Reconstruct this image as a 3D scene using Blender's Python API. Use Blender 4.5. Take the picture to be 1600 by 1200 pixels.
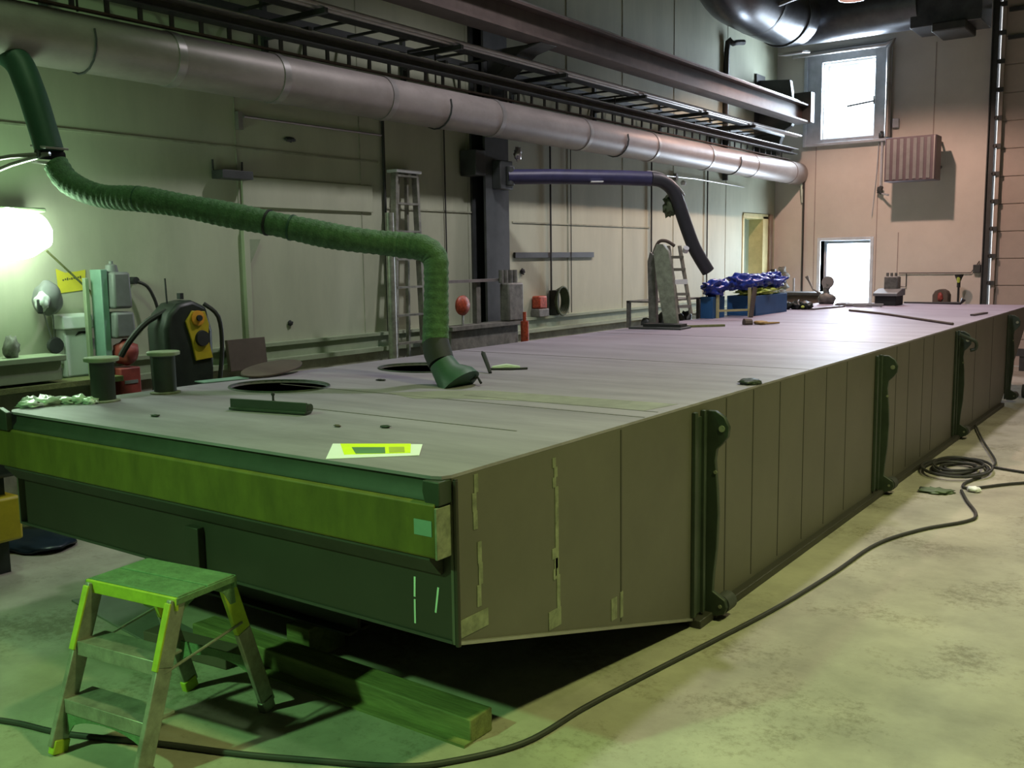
import bpy, bmesh, math, random
from mathutils import Vector, Matrix, noise
random.seed(7)
S = bpy.context.scene
COL = S.collection
for o in list(bpy.data.objects): bpy.data.objects.remove(o)

# ------------------------------------------------------------ camera
YAW, PIT, ROL, FPX, CAMH = 0.62557, 0.12628, -0.014686, 1516.9, 1.9
fw = Vector((-math.sin(YAW)*math.cos(PIT), math.cos(YAW)*math.cos(PIT), -math.sin(PIT)))
r0 = Vector((math.cos(YAW), math.sin(YAW), 0)); u0 = r0.cross(fw)
rr = r0*math.cos(ROL)+u0*math.sin(ROL); uu = -r0*math.sin(ROL)+u0*math.cos(ROL)
cd = bpy.data.cameras.new('camera'); cam = bpy.data.objects.new('camera', cd); COL.objects.link(cam)
cd.sensor_width = 36; cd.lens = FPX/1600*36; cd.clip_start = .05; cd.clip_end = 200
cam.matrix_world = Matrix(((rr.x, uu.x, -fw.x, 0), (rr.y, uu.y, -fw.y, 0), (rr.z, uu.z, -fw.z, CAMH), (0, 0, 0, 1)))
S.camera = cam

# ------------------------------------------------------------ world, lights, exposure
w = bpy.data.worlds.new('overcast_sky'); S.world = w; w.use_nodes = True
bg = w.node_tree.nodes['Background']; bg.inputs[0].default_value = (.80, .90, 1, 1); bg.inputs[1].default_value = 6.0
S.view_settings.view_transform = 'Standard'; S.view_settings.look = 'None'
S.view_settings.exposure = 0.0; S.view_settings.gamma = 1.0; S.view_settings.use_curve_mapping = False

def light(name, kind, loc, power, color, size=.5, aim=None, sy=None, angle=None, blend=.5):
    d = bpy.data.lights.new(name, kind); d.energy = power; d.color = color
    if kind == 'AREA':
        d.size = size
        if sy: d.shape = 'RECTANGLE'; d.size_y = sy
        else: d.shape = 'DISK'
    elif kind == 'SPOT':
        d.shadow_soft_size = size; d.spot_size = math.radians(angle or 150); d.spot_blend = blend
    else: d.shadow_soft_size = size
    o = bpy.data.objects.new(name, d); COL.objects.link(o); o.location = loc
    t = Vector(aim) if aim else Vector(loc)+Vector((0, 0, -1))
    o.rotation_euler = (t-Vector(loc)).to_track_quat('-Z', 'Y').to_euler()
    return o
# roof lamps of the hall and one added green fill (discharge lamps: greenish near the door side, pinkish at the far end)
light('roof_or_fill_light', 'SPOT', (2.0, 3.2, 7.3), 1600, (.88, 1, .36), .25, aim=(1.2, 4.2, 0), angle=100, blend=.8)
light('roof_or_fill_light', 'SPOT', (1.2, 10.0, 7.3), 800, (1, .90, .56), .25, aim=(.8, 9.6, 0), angle=100, blend=.8)
light('roof_or_fill_light', 'SPOT', (-3.4, 7.6, 6.9), 660, (1, .94, .99), .2, aim=(-3.7, 8.0, 0), angle=110, blend=.5)
light('roof_or_fill_light', 'SPOT', (-3.4, 12.6, 6.9), 600, (1, .87, .90), .2, aim=(-3.6, 12.6, 0), angle=110, blend=.5)
light('roof_or_fill_light', 'SPOT', (-4.0, 2.4, 6.9), 190, (.62, 1, .52), .2, aim=(-4.8, 3.4, 0), angle=100, blend=.7)  # added fill without a known fixture, tints the left wall green
light('near_wall_light', 'SPOT', (-4.9, -3.6, 5.8), 1900, (.38, 1, .34), .16, aim=(-3.2, 1.2, 0), angle=48, blend=1)
light('pink_lamp_light', 'SPOT', (-4.45, 14.7, 5.45), 520, (1, .64, .52), .07, aim=(-4.45, 15.1, 0), angle=142, blend=.35)
for z0, z1 in ((4.05, 5.35), (.5, 2.18)):
    light('window_daylight', 'AREA', (-5.55, 18.45, (z0+z1)/2), 210, (.72, .85, 1), .88, aim=(-5.2, 10, (z0+z1)/2-2), sy=z1-z0)

# ------------------------------------------------------------ materials
def lin(c): return tuple(x/12.92 if x <= .04045 else ((x+.055)/1.055)**2.4 for x in c)
MATS = {}
def mat(name, c, rough=.6, metal=0, var=.12, scale=6, bump=0, c2=None, dirt=0, emit=None, stretch=None, spec=.5, trans=0, fine=0):
    m = bpy.data.materials.new(name); m.use_nodes = True; nt = m.node_tree; N = nt.nodes; L = nt.links
    b = N['Principled BSDF']; b.inputs['Roughness'].default_value = rough; b.inputs['Metallic'].default_value = metal
    b.inputs['Specular IOR Level'].default_value = spec
    if trans: b.inputs['Transmission Weight'].default_value = trans
    if emit:
        b.inputs['Emission Color'].default_value = (*emit[0], 1); b.inputs['Emission Strength'].default_value = emit[1]
    tc = N.new('ShaderNodeTexCoord'); mp = N.new('ShaderNodeMapping'); L.new(tc.outputs['Object'], mp.inputs[0])
    if stretch: mp.inputs['Scale'].default_value = stretch
    n = N.new('ShaderNodeTexNoise'); n.inputs['Scale'].default_value = scale; n.inputs['Detail'].default_value = 8; n.inputs['Roughness'].default_value = .65
    L.new(mp.outputs[0], n.inputs['Vector'])
    r = N.new('ShaderNodeValToRGB'); L.new(n.outputs['Fac'], r.inputs[0])
    a = tuple(max(0, x*(1-var*1.6)) for x in c); bb = c2 if c2 else tuple(min(1, x*(1+var)) for x in c)
    r.color_ramp.elements[0].color = (*a, 1); r.color_ramp.elements[0].position = .3
    r.color_ramp.elements[1].color = (*bb, 1); r.color_ramp.elements[1].position = .7
    out = r.outputs[0]
    if dirt:
        n2 = N.new('ShaderNodeTexNoise'); n2.inputs['Scale'].default_value = scale*.35; n2.inputs['Detail'].default_value = 12; n2.inputs['Roughness'].default_value = .75
        L.new(tc.outputs['Object'], n2.inputs['Vector'])
        r2 = N.new('ShaderNodeValToRGB'); L.new(n2.outputs['Fac'], r2.inputs[0])
        r2.color_ramp.elements[0].position = .52; r2.color_ramp.elements[1].position = .68
        r2.color_ramp.elements[0].color = (0, 0, 0, 1); r2.color_ramp.elements[1].color = (dirt, dirt, dirt, 1)
        mx = N.new('ShaderNodeMixRGB'); mx.blend_type = 'MIX'; L.new(r2.outputs[0], mx.inputs[0]); L.new(out, mx.inputs[1])
        mx.inputs[2].default_value = (c[0]*.35, c[1]*.33, c[2]*.28, 1); out = mx.outputs[0]
    L.new(out, b.inputs['Base Color'])
    if bump:
        bp = N.new('ShaderNodeBump'); bp.inputs['Strength'].default_value = bump; bp.inputs['Distance'].default_value = .02
        n3 = N.new('ShaderNodeTexNoise'); n3.inputs['Scale'].default_value = scale*4; n3.inputs['Detail'].default_value = 6; L.new(mp.outputs[0], n3.inputs['Vector'])
        L.new(n3.outputs['Fac'], bp.inputs['Height']); L.new(bp.outputs[0], b.inputs['Normal'])
    MATS[name] = m; return m

concrete = mat('concrete_floor', (.37, .345, .285), .6, var=.24, scale=1.1, bump=.3, dirt=.35, spec=.3)
def speckle(m):
    nt = m.node_tree; N = nt.nodes; L = nt.links; b = N['Principled BSDF']; src = b.inputs['Base Color'].links[0].from_socket
    tc = N.new('ShaderNodeTexCoord'); n = N.new('ShaderNodeTexNoise'); n.inputs['Scale'].default_value = 22; n.inputs['Detail'].default_value = 10; n.inputs['Roughness'].default_value = .8
    L.new(tc.outputs['Object'], n.inputs['Vector'])
    n2 = N.new('ShaderNodeTexNoise'); n2.inputs['Scale'].default_value = 1.7; n2.inputs['Detail'].default_value = 4; L.new(tc.outputs['Object'], n2.inputs['Vector'])
    mu = N.new('ShaderNodeMath'); mu.operation = 'MULTIPLY'; L.new(n.outputs['Fac'], mu.inputs[0]); L.new(n2.outputs['Fac'], mu.inputs[1])
    r = N.new('ShaderNodeValToRGB'); L.new(mu.outputs[0], r.inputs[0]); r.color_ramp.elements[0].position = .27; r.color_ramp.elements[1].position = .38
    r.color_ramp.elements[0].color = (1, 1, 1, 1); r.color_ramp.elements[1].color = (.60, .58, .52, 1)
    mx = N.new('ShaderNodeMixRGB'); mx.blend_type = 'MULTIPLY'; mx.inputs[0].default_value = 1; L.new(src, mx.inputs[1]); L.new(r.outputs[0], mx.inputs[2]); L.new(mx.outputs[0], b.inputs['Base Color'])
speckle(concrete)
wallp = mat('painted_wall', (.44, .47, .345), .7, var=.09, scale=1.0, dirt=.2, stretch=(1, 2, .5))
wallfar = mat('cream_wall', (.62, .58, .52), .7, var=.05, scale=1.5, dirt=.05)
plinth = mat('dirty_plinth', (.36, .38, .28), .8, var=.25, scale=4, dirt=.5)
ceilm = mat('ceiling_sheet', (.10, .10, .09), .8)
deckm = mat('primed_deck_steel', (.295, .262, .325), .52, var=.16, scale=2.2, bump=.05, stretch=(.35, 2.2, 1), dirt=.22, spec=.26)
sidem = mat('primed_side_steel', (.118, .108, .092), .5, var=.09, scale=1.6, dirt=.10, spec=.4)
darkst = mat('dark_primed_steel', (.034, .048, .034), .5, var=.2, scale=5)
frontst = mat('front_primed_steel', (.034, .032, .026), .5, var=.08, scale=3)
underst = mat('underside_steel', (.05, .05, .045), .7)
olive = mat('olive_fender_paint', (.125, .12, .016), .6, var=.22, scale=7, dirt=.3, stretch=(1, 1, .35))
patchm = mat('bare_filler_patch', (.23, .24, .17), .7, var=.3, scale=18)
seamm = mat('weld_seam', (.045, .04, .035), .7)
chalk = mat('chalk_mark', (.55, .75, .62), .8)
galv = mat('galvanised_sheet', (.36, .345, .335), .36, metal=.55, var=.12, scale=5)
ductm = mat('duct_sheet', (.30, .27, .255), .45, metal=.3, var=.14, scale=4, dirt=.2, stretch=(1, .5, 1))
darkduct = mat('dark_duct_sheet', (.12, .13, .145), .32, metal=.6, var=.2, scale=4)
crane = mat('brown_crane_beam', (.085, .065, .058), .5, metal=.1, var=.2, scale=5)
railst = mat('polished_rail', (.45, .43, .42), .3, metal=.8)
black = mat('black_plastic', (.022, .024, .024), .75)
rubber = mat('black_rubber', (.03, .03, .028), .6)
colst = mat('column_steel', (.05, .055, .055), .5, var=.2)
greenhose = mat('green_fabric_hose', (.085, .18, .08), .75, var=.25, scale=22, bump=.35)
greenhood = mat('dark_green_hood', (.028, .085, .05), .55, var=.1)
blueduct = mat('blue_hose', (.035, .035, .10), .45, var=.2)
darkhose = mat('dark_arm_hose', (.03, .032, .04), .5)
alu = mat('worn_aluminium', (.38, .38, .33), .42, metal=.55, var=.25, scale=12, dirt=.35)
yelgreen = mat('yellow_safety_paint', (.40, .50, .04), .5, var=.15, scale=14, dirt=.2)
treadm = mat('green_lit_tread', (.13, .23, .12), .7, var=.2, scale=16, bump=.3)  # green of the lamp light is mixed into the tread colour
white = mat('white_plastic', (.74, .76, .78), .45, var=.03)
paper = mat('white_paper', (.88, .90, .92), .8, var=.02)
yelpaper = mat('yellow_sheet', (.72, .66, .05), .7, var=.06)
neon = mat('fluorescent_yellow_print', (.80, .95, .0), .7, var=.02)
grnprint = mat('green_print', (.10, .22, .10), .7)
ink = mat('dark_ink', (.10, .10, .05), .7)
grey = mat('grey_plastic', (.20, .21, .21), .5)
mint = mat('mint_cabinet_paint', (.20, .34, .28), .5)
red = mat('red_paint', (.30, .055, .045), .5, var=.25)
redor = mat('orange_red_reel', (.42, .07, .03), .45, var=.4, scale=30)
orange = mat('orange_paint', (.78, .36, .03), .5, var=.15)
yellow = mat('yellow_machine_paint', (.52, .40, .02), .5)
blackm = mat('black_machine_cover', (.02, .028, .022), .45, var=.3)
wood = mat('green_lit_timber', (.17, .19, .07), .75, var=.3, scale=5, stretch=(.5, 4, 4), bump=.2)  # timber colour carries the green lamp light
brownbox = mat('brown_board', (.10, .075, .06), .8)
blue = mat('blue_crate', (.02, .10, .25), .5, var=.1)
bluebag = mat('blue_plastic_bag', (.02, .045, .30), .3, var=.3, scale=10)
lime = mat('lime_foil', (.50, .62, .10), .5, var=.2)
creamj = mat('cream_jamb', (.50, .46, .22), .6)
brownj = mat('brown_jamb', (.20, .14, .09), .6)
greend = mat('dark_green_door_paint', (.10, .14, .07), .6, var=.2)
shelfm = mat('green_grey_shelf', (.30, .36, .24), .6, var=.08)
doorm = mat('sectional_door_sheet', (.44, .385, .34), .55, var=.04)
slotm = mat('purple_grey_louvre', (.11, .085, .10), .5, var=.1)
greycab = mat('grey_cast_iron', (.17, .17, .15), .55, var=.3, scale=12, dirt=.3)
clearp = mat('clear_plastic_film', (.66, .78, .66), .25, var=.15)
glovem = mat('tan_glove', (.34, .22, .08), .8)
tubem = mat('lamp_diffuser', (1, 1, 1), .5, emit=((.80, 1, .80), 14))
pinkm = mat('pink_lamp_bulb', (1, 1, 1), .5, emit=((1, .55, .45), 30))
trimw = mat('window_frame_paint', (.42, .46, .50), .5)
framew = mat('window_sash_white', (.62, .70, .78), .45)
glass = bpy.data.materials.new('window_glass'); glass.use_nodes = True
_n = glass.node_tree; _n.nodes.clear()
_o = _n.nodes.new('ShaderNodeOutputMaterial'); _t = _n.nodes.new('ShaderNodeBsdfTransparent'); _g = _n.nodes.new('ShaderNodeBsdfGlossy'); _m = _n.nodes.new('ShaderNodeMixShader')
_m.inputs[0].default_value = .06; _g.inputs['Roughness'].default_value = .05
_n.links.new(_t.outputs[0], _m.inputs[1]); _n.links.new(_g.outputs[0], _m.inputs[2]); _n.links.new(_m.outputs[0], _o.inputs[0])

# ------------------------------------------------------------ mesh helpers
def rot(rx=0, ry=0, rz=0): return (Matrix.Rotation(math.radians(rz), 4, 'Z') @ Matrix.Rotation(math.radians(ry), 4, 'Y') @ Matrix.Rotation(math.radians(rx), 4, 'X'))
class MB:
    def __init__(s): s.b = bmesh.new(); s.soft = False
    def box(s, a, b, R=None, piv=None, taper=None):
        x0, y0, z0 = a; x1, y1, z1 = b
        vs = [Vector(p) for p in ((x0, y0, z0), (x1, y0, z0), (x1, y1, z0), (x0, y1, z0), (x0, y0, z1), (x1, y0, z1), (x1, y1, z1), (x0, y1, z1))]
        if taper:
            cx, cy = (x0+x1)/2, (y0+y1)/2
            for v in vs[4:]: v.x = cx+(v.x-cx)*taper[0]; v.y = cy+(v.y-cy)*taper[1]
        if R is not None:
            p = Vector(piv) if piv else Vector(((x0+x1)/2, (y0+y1)/2, (z0+z1)/2))
            vs = [R @ (v-p)+p for v in vs]
        v = [s.b.verts.new(q) for q in vs]
        for f in ((0, 3, 2, 1), (4, 5, 6, 7), (0, 1, 5, 4), (1, 2, 6, 5), (2, 3, 7, 6), (3, 0, 4, 7)): s.b.faces.new([v[i] for i in f])
        return s
    def bar(s, p, q, wx, wy, up=(0, 0, 1)):
        p, q = Vector(p), Vector(q); d = (q-p).normalized(); u = Vector(up)
        if abs(d.dot(u)) > .98: u = Vector((0, 1, 0))
        x = d.cross(u).normalized(); y = x.cross(d).normalized(); v = []
        for c in (p, q):
            for sx, sy in ((-1, -1), (1, -1), (1, 1), (-1, 1)): v.append(s.b.verts.new(c+x*sx*wx/2+y*sy*wy/2))
        for f in ((3, 2, 1, 0), (4, 5, 6, 7), (0, 1, 5, 4), (1, 2, 6, 5), (2, 3, 7, 6), (3, 0, 4, 7)): s.b.faces.new([v[i] for i in f])
        return s
    def tube(s, pts, r, n=12, cap=True, smooth=0, closed=False):
        P = [Vector(p) for p in pts]; Rr = r if isinstance(r, (list, tuple)) else [r]*len(P)
        if smooth and len(P) > 2:
            Q, RQ = [], []
            for i in range(len(P)-1):
                a = P[max(i-1, 0)]; b = P[i]; c = P[i+1]; d = P[min(i+2, len(P)-1)]
                for k in range(smooth):
                    t = k/smooth
                    Q.append(.5*((2*b)+(c-a)*t+(2*a-5*b+4*c-d)*t*t+(3*b-a-3*c+d)*t**3)); RQ.append(Rr[i]*(1-t)+Rr[i+1]*t)
            Q.append(P[-1]); RQ.append(Rr[-1]); P, Rr = Q, RQ
        m = len(P); rings = []; prev = None
        for i in range(m):
            if closed: d = (P[(i+1) % m]-P[i-1]).normalized()
            else: d = (P[min(i+1, m-1)]-P[max(i-1, 0)]).normalized()
            if prev is None:
                u = Vector((0, 0, 1)) if abs(d.z) < .9 else Vector((1, 0, 0)); x = d.cross(u).normalized()
            else: x = (prev-d*prev.dot(d)).normalized()
            prev = x; y = d.cross(x)
            rings.append([s.b.verts.new(P[i]+(x*math.cos(2*math.pi*k/n)+y*math.sin(2*math.pi*k/n))*Rr[i]) for k in range(n)])
        for i in range(m if closed else m-1):
            A, B = rings[i], rings[(i+1) % m]
            for k in range(n): s.b.faces.new((A[k], A[(k+1) % n], B[(k+1) % n], B[k]))
        if cap and not closed: s.b.faces.new(rings[0][::-1]); s.b.faces.new(rings[-1])
        return s
    def cyl(s, p, q, r, r2=None, n=20): return s.tube([p, q], [r, r if r2 is None else r2], n)
    def prism(s, poly, axis, a, b):
        def mk(u, v, w): return {'x': (w, u, v), 'y': (u, w, v), 'z': (u, v, w)}[axis]
        A = [s.b.verts.new(mk(u, v, a)) for u, v in poly]; B = [s.b.verts.new(mk(u, v, b)) for u, v in poly]
        n = len(poly); s.b.faces.new(A[::-1]); s.b.faces.new(B)
        for i in range(n): s.b.faces.new((A[i], A[(i+1) % n], B[(i+1) % n], B[i]))
        return s
    def plate(s, outer, holes, z0, z1):
        loops = [outer]+holes; top = []; edges = []
        for lp in loops:
            v = [s.b.verts.new((x, y, z1)) for x, y in lp]; top.append(v)
            edges += [s.b.edges.new((v[i], v[(i+1) % len(v)])) for i in range(len(v))]
        g = bmesh.ops.triangle_fill(s.b, use_beauty=True, use_dissolve=False, edges=edges)
        fs = [f for f in g['geom'] if isinstance(f, bmesh.types.BMFace)]
        e = bmesh.ops.extrude_face_region(s.b, geom=fs)
        for v in [x for x in e['geom'] if isinstance(x, bmesh.types.BMVert)]: v.co.z = z0
        return s
    def blob(s, c, r, seed=0, amp=.2, freq=3, sub=3, flat=None):
        s.soft = True; g = bmesh.ops.create_icosphere(s.b, subdivisions=sub, radius=1)
        c = Vector(c); rv = Vector(r) if isinstance(r, (tuple, list)) else Vector((r, r, r))
        for v in g['verts']:
            n = noise.noise(v.co*freq+Vector((seed*7.3, seed*3.1, 0))); k = 1+amp*n*2
            v.co = Vector((v.co.x*rv.x*k, v.co.y*rv.y*k, v.co.z*rv.z*k))+c
            if flat is not None and v.co.z < flat: v.co.z = flat
        return s
    def lathe(s, prof, c=(0, 0, 0), R=None, n=24):
        rings = []; c = Vector(c)
        for r, z in prof:
            ring = []
            for k in range(n):
                v = Vector((max(r, .0004)*math.cos(2*math.pi*k/n), max(r, .0004)*math.sin(2*math.pi*k/n), z))
                if R is not None: v = R @ v
                ring.append(s.b.verts.new(v+c))
            rings.append(ring)
        for A, B in zip(rings, rings[1:]):
            for k in range(n): s.b.faces.new((A[k], A[(k+1) % n], B[(k+1) % n], B[k]))
        s.b.faces.new(rings[0][::-1]); s.b.faces.new(rings[-1])
        return s
    def build(s, name, m, parent=None, bevel=0, smooth=True, label=None):
        bmesh.ops.recalc_face_normals(s.b, faces=s.b.faces)
        me = bpy.data.meshes.new(name)
        off = Vector((0, 0, 0))
        if parent is not None: off = parent.matrix_world.translation if parent.parent is None else OFF[parent.name]
        OFFN = Vector(off)
        for v in s.b.verts: v.co -= OFFN
        s.b.to_mesh(me); s.b.free()
        me.materials.append(m)
        if smooth:
            for p in me.polygons: p.use_smooth = True
        if smooth and not s.soft:
            try: me.set_sharp_from_angle(angle=math.radians(35))
            except Exception: pass
        o = bpy.data.objects.new(name, me); COL.objects.link(o)
        if parent is not None: o.parent = parent
        OFF[o.name] = OFFN
        if bevel:
            md = o.modifiers.new('bevel', 'BEVEL'); md.width = bevel; md.segments = 2; md.limit_method = 'ANGLE'; md.angle_limit = math.radians(40)
        if label: o['label'] = label
        return o
OFF = {}
def thing(name, label, cat, loc=(0, 0, 0), group=None):
    o = bpy.data.objects.new(name, None); COL.objects.link(o); o.location = loc; o.empty_display_size = .1
    o.matrix_world = Matrix.Translation(loc)
    o['label'] = label; o['category'] = cat; OFF[o.name] = Vector(loc)
    if group: o['group'] = group
    return o
def tag(o, label, cat, group=None, kind=None):
    o['label'] = label; o['category'] = cat
    if group: o['group'] = group
    if kind: o['kind'] = kind
    return o
def struct(o): o['kind'] = 'structure'; return o
def circ(cx, cy, rx, ry, n=32, a0=0): return [(cx+rx*math.cos(2*math.pi*k/n+a0), cy+ry*math.sin(2*math.pi*k/n+a0)) for k in range(n)]

XW, YF, ZC = -6.9, 18.2, 7.7
# ------------------------------------------------------------ setting
struct(MB().box((XW-.3, -5, -.2), (8, YF+.4, 0)).build('floor', concrete, smooth=False))
struct(MB().box((XW-.3, -5, ZC), (8, YF+.4, ZC+.2)).build('ceiling', ceilm, smooth=False))
struct(MB().box((7.7, -5, 0), (8, YF+.4, ZC)).build('wall_right', wallp, smooth=False))
struct(MB().box((XW-.3, -5.3, 0), (8, -5, ZC)).build('wall_near', wallp, smooth=False))
D0, D1, DH = 16.65, 17.85, 2.65
m = MB().box((XW-.3, -5, 0), (XW, D0, ZC)).box((XW-.3, D1, 0), (XW, YF+.4, ZC)).box((XW-.3, D0, DH), (XW, D1, ZC))
m.build('wall_left', wallp, smooth=False); struct(bpy.data.objects['wall_left'])
# far wall with two openings and the big door opening
WX0, WX1 = -6.0, -5.1; GX0, GX1 = -3.12, 2.2
m = MB()
m.box((XW, YF, 0), (WX0, YF+.4, ZC)).box((WX1, YF, 0), (GX0, YF+.4, ZC)).box((GX1, YF, 0), (8, YF+.4, ZC))
m.box((WX0, YF, 0), (WX1, YF+.4, .5)).box((WX0, YF, 2.18), (WX1, YF+.4, 4.05)).box((WX0, YF, 5.35), (WX1, YF+.4, ZC)).box((GX0, YF, 6.4), (GX1, YF+.4, ZC))
struct(m.build('wall_far', wallfar, smooth=False))
# plinth and ledge of the left wall
m = MB().box((XW, -5, 0), (XW+.10, D0, 1.02)).build('baseboard_left', plinth, smooth=False); struct(m)
m = MB().box((XW, -5, 1.02), (XW+.15, D0, 1.06)); m.box((XW, -5, 1.06), (XW+.06, D0, 1.17)); m.box((XW, -5, 1.17), (XW+.09, D0, 1.20))
struct(m.build('trim_1', shelfm, smooth=False))
# wall sheet joints
m = MB()
for y in (1.2, 3.3, 5.55, 7.05, 8.75, 10.85, 12.3, 13.9, 15.9): m.box((XW, y-.006, 1.2), (XW+.006, y+.006, ZC))
for y0, y1, z in ((7.4, 9.0, 2.45), (9.6, 13.1, 2.36), (2, 7.3, 2.9)): m.box((XW, y0, z-.008), (XW+.012, y1, z+.008))
struct(m.build('trim_2', plinth, smooth=False))
# raised sheet panel and its neighbours on the left wall
struct(MB().box((XW, 5.58, 2.40), (XW+.025, 7.19, 2.66)).build('trim_3', wallp, bevel=.004))
# doorway in the left wall
d = MB().box((XW-.26, D0-.02, 0), (XW+.015, D0+.06, DH)).box((XW-.26, D1-.28, 0), (XW+.02, D1+.02, DH)).box((XW-.26, D0, DH-.05), (XW+.02, D1, DH+.04))
dr = struct(d.build('door_1', creamj, bevel=.006))
MB().box((XW+.0, D1-.02, 0), (XW+.05, D1+.14, DH+.04)).build('door_edge_board', brownj, dr, label='brown board beside the jamb')
MB().box((XW-.22, D0+.07, 0), (XW-.17, D0+.60, DH-.05)).build('door_leaf', greend, dr, bevel=.004, label='dark green door leaf')
MB().cyl((XW-.17, D0+.13, 1.25), (XW-.12, D0+.13, 1.25), .018).build('door_handle', galv, dr)
struct(MB().box((XW-1.6, D0-.6, 0), (XW-1.5, D1+.6, 3)).box((XW-1.5, D0-.6, 2.9), (XW-.3, D1+.6, 3)).box((XW-1.5, D0-.7, 0), (XW-.3, D0-.6, 3)).box((XW-1.5, D1+.6, 0), (XW-.3, D1+.7, 3)).build('wall_passage', wallp, smooth=False))

# windows
def window(n, z0, z1, wide):
    fr = MB()
    t = .09 if wide else .05
    fr.box((WX0, YF+.20, z0), (WX0+t, YF+.28, z1)).box((WX1-t, YF+.20, z0), (WX1, YF+.28, z1)).box((WX0+t, YF+.20, z1-t), (WX1-t, YF+.28, z1)).box((WX0+t, YF+.20, z0), (WX1-t, YF+.28, z0+t))
    o = struct(fr.build('window_%d' % n, framew, bevel=.004))
    MB().box((WX0+t, YF+.23, z0+t), (WX1-t, YF+.236, z1-t)).build('pane', glass, o, smooth=False)
    e = .06
    c = MB()
    if wide:
        x0, x1, a, b, p = -6.31, -4.82, 3.93, 5.56, .10
        c.box((x0, YF-p, a), (WX0-.02, YF, b)).box((WX1+.02, YF-p, a), (x1, YF, b)).box((WX0-.02, YF-p, 5.38), (WX1+.02, YF, b)).box((WX0-.02, YF-p, a), (WX1+.02, YF, 4.02))
        # raised rim
        c.box((x0-.03, YF-p-.04, a-.03), (x0+.03, YF-p, b+.03)).box((x1-.03, YF-p-.04, a-.03), (x1+.03, YF-p, b+.03)).box((x0+.03, YF-p-.04, b-.03), (x1-.03, YF-p, b+.03)).box((x0+.03, YF-p-.04, a-.03), (x1-.03, YF-p, a+.02))
        c.build('casing', trimw, o, bevel=.006)
        MB().bar((-5.09, YF-.05, 4.62), (-5.55, YF-.12, 4.56), .012, .03).box((-5.10, YF-.09, 4.56), (-5.02, YF-.02, 4.70)).build('window_stay', colst, o)
    else:
        c.box((WX0-e, YF-.02, z0-e), (WX0, YF+.2, z1+e)).box((WX1, YF-.02, z0-e), (WX1+e, YF+.2, z1+e)).box((WX0, YF-.02, z1), (WX1, YF+.2, z1+e)).box((WX0, YF-.02, z0-e), (WX1, YF+.2, z0))
        c.build('casing', framew, o, bevel=.006)
    return o
window(1, 4.05, 5.35, True); window(2, .5, 2.18, False)

# sectional overhead door
m = MB(); z = .0; n = 0
while z < 6.3:
    m.box((GX0+.02, YF+.06, z+.006), (GX1-.02, YF+.12, z+.448)); m.box((GX0+.02, YF+.075, z+.448), (GX1-.02, YF+.11, z+.460)); z += .454
gd = struct(m.build('door_2', doorm, bevel=.006))
m = MB()
for z in (5.42, 5.86): m.box((GX0+.12, YF+.0, z-.03), (GX1-.1, YF+.06, z+.03))
m.build('gap_shadow', colst, gd, label='dark horizontal bars painted as shaded door gaps')  # dark bars stand in for shadow in the panel gaps
m = MB().box((GX0-.10, YF-.10, 0), (GX0, YF, 6.35)); m.box((GX0-.10, YF-.14, 0), (GX0-.085, YF-.10, 6.35))
m.build('door_track', colst, gd, label='dark steel track')
MB().box((GX0+.03, YF-.04, 0), (GX0+.09, YF+.02, 6.3)).build('side_rail', doorm, gd)
m = MB()
for k in range(13):
    z = .50+k*.454; m.box((GX0+.0, YF-.075, z-.035), (GX0+.10, YF-.04, z+.035)); m.cyl((GX0+.01, YF-.10, z), (GX0+.01, YF-.04, z), .028, n=12)
m.build('roller_hinges', colst, gd)
# far wall joints
m = MB()
for x, z0, z1 in ((-4.62, 0, 2.3), (-4.1, 3.95, 5.5), (-5.0, 0, 3.9), (-6.13, .9, 3.9)): m.box((x-.006, YF-.006, z0), (x+.006, YF, z1))
struct(m.build('trim_4', mat('joint_line', (.34, .28, .25), .8), smooth=False))

# ------------------------------------------------------------ columns, crane runway
def column(y0, y1, label, D=.22):
    t = thing('steel_column', label, 'column', (XW+.15, (y0+y1)/2, 0))
    b = MB().box((XW+.001, y0, 0), (XW+.03, y1, ZC)).box((XW+.03, (y0+y1)/2-.012, 0), (XW+D-.03, (y0+y1)/2+.012, ZC)).box((XW+D-.03, y0, 0), (XW+D, y1, ZC))
    b.build('column_web', colst, t)
    yc = (y0+y1)/2
    MB().prism([(XW+.22, 3.90), (XW+.36, 3.93), (-6.22, 4.14), (-5.95, 4.199), (XW+.22, 4.199)], 'y', yc-.16, yc+.16).build('bracket', colst, t, bevel=.01, label='dark triangular bracket under the runway beam')
    return t
column(8.80, 9.24, 'dark steel wall column with the blue suction arm hung from it')
t = thing('runway_bracket', 'dark curved bracket holding the far end of the crane beam', 'bracket', (XW+.2, 17.3, 4))
MB().prism([(XW+.001, 3.72), (-6.5, 3.72), (-6.46, 3.95), (-6.40, 4.12), (-6.26, 4.20), (-6.22, 4.30), (-6.22, 4.50), (-6.3, 5.0), (XW+.001, 5.05)], 'y', 17.22, 17.36).build('gusset', colst, t, bevel=.01)
MB().box((XW+.001, 17.10, 3.66), (XW+.04, 17.5, 5.15)).build('wall_plate', colst, t)
t = thing('crane_runway_beam', 'brown steel crane runway beam along the upper left wall', 'beam', (-6, 9, 4.2))
b = MB(); X = -6.0
b.box((X-.13, .5, 4.20), (X+.13, 17.0, 4.225)).box((X-.012, .5, 4.225), (X+.012, 17.0, 4.475)).box((X-.13, .5, 4.475), (X+.13, 17.0, 4.50))
b.build('beam', crane, t)
MB().box((X-.035, .5, 4.50), (X+.035, 17.0, 4.56)).build('rail', railst, t, bevel=.008, label='bright worn rail on top')
MB().box((X-.15, 17.01, 4.2), (X+.16, 17.2, 4.72)).build('end_stop', colst, t, bevel=.01)

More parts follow.
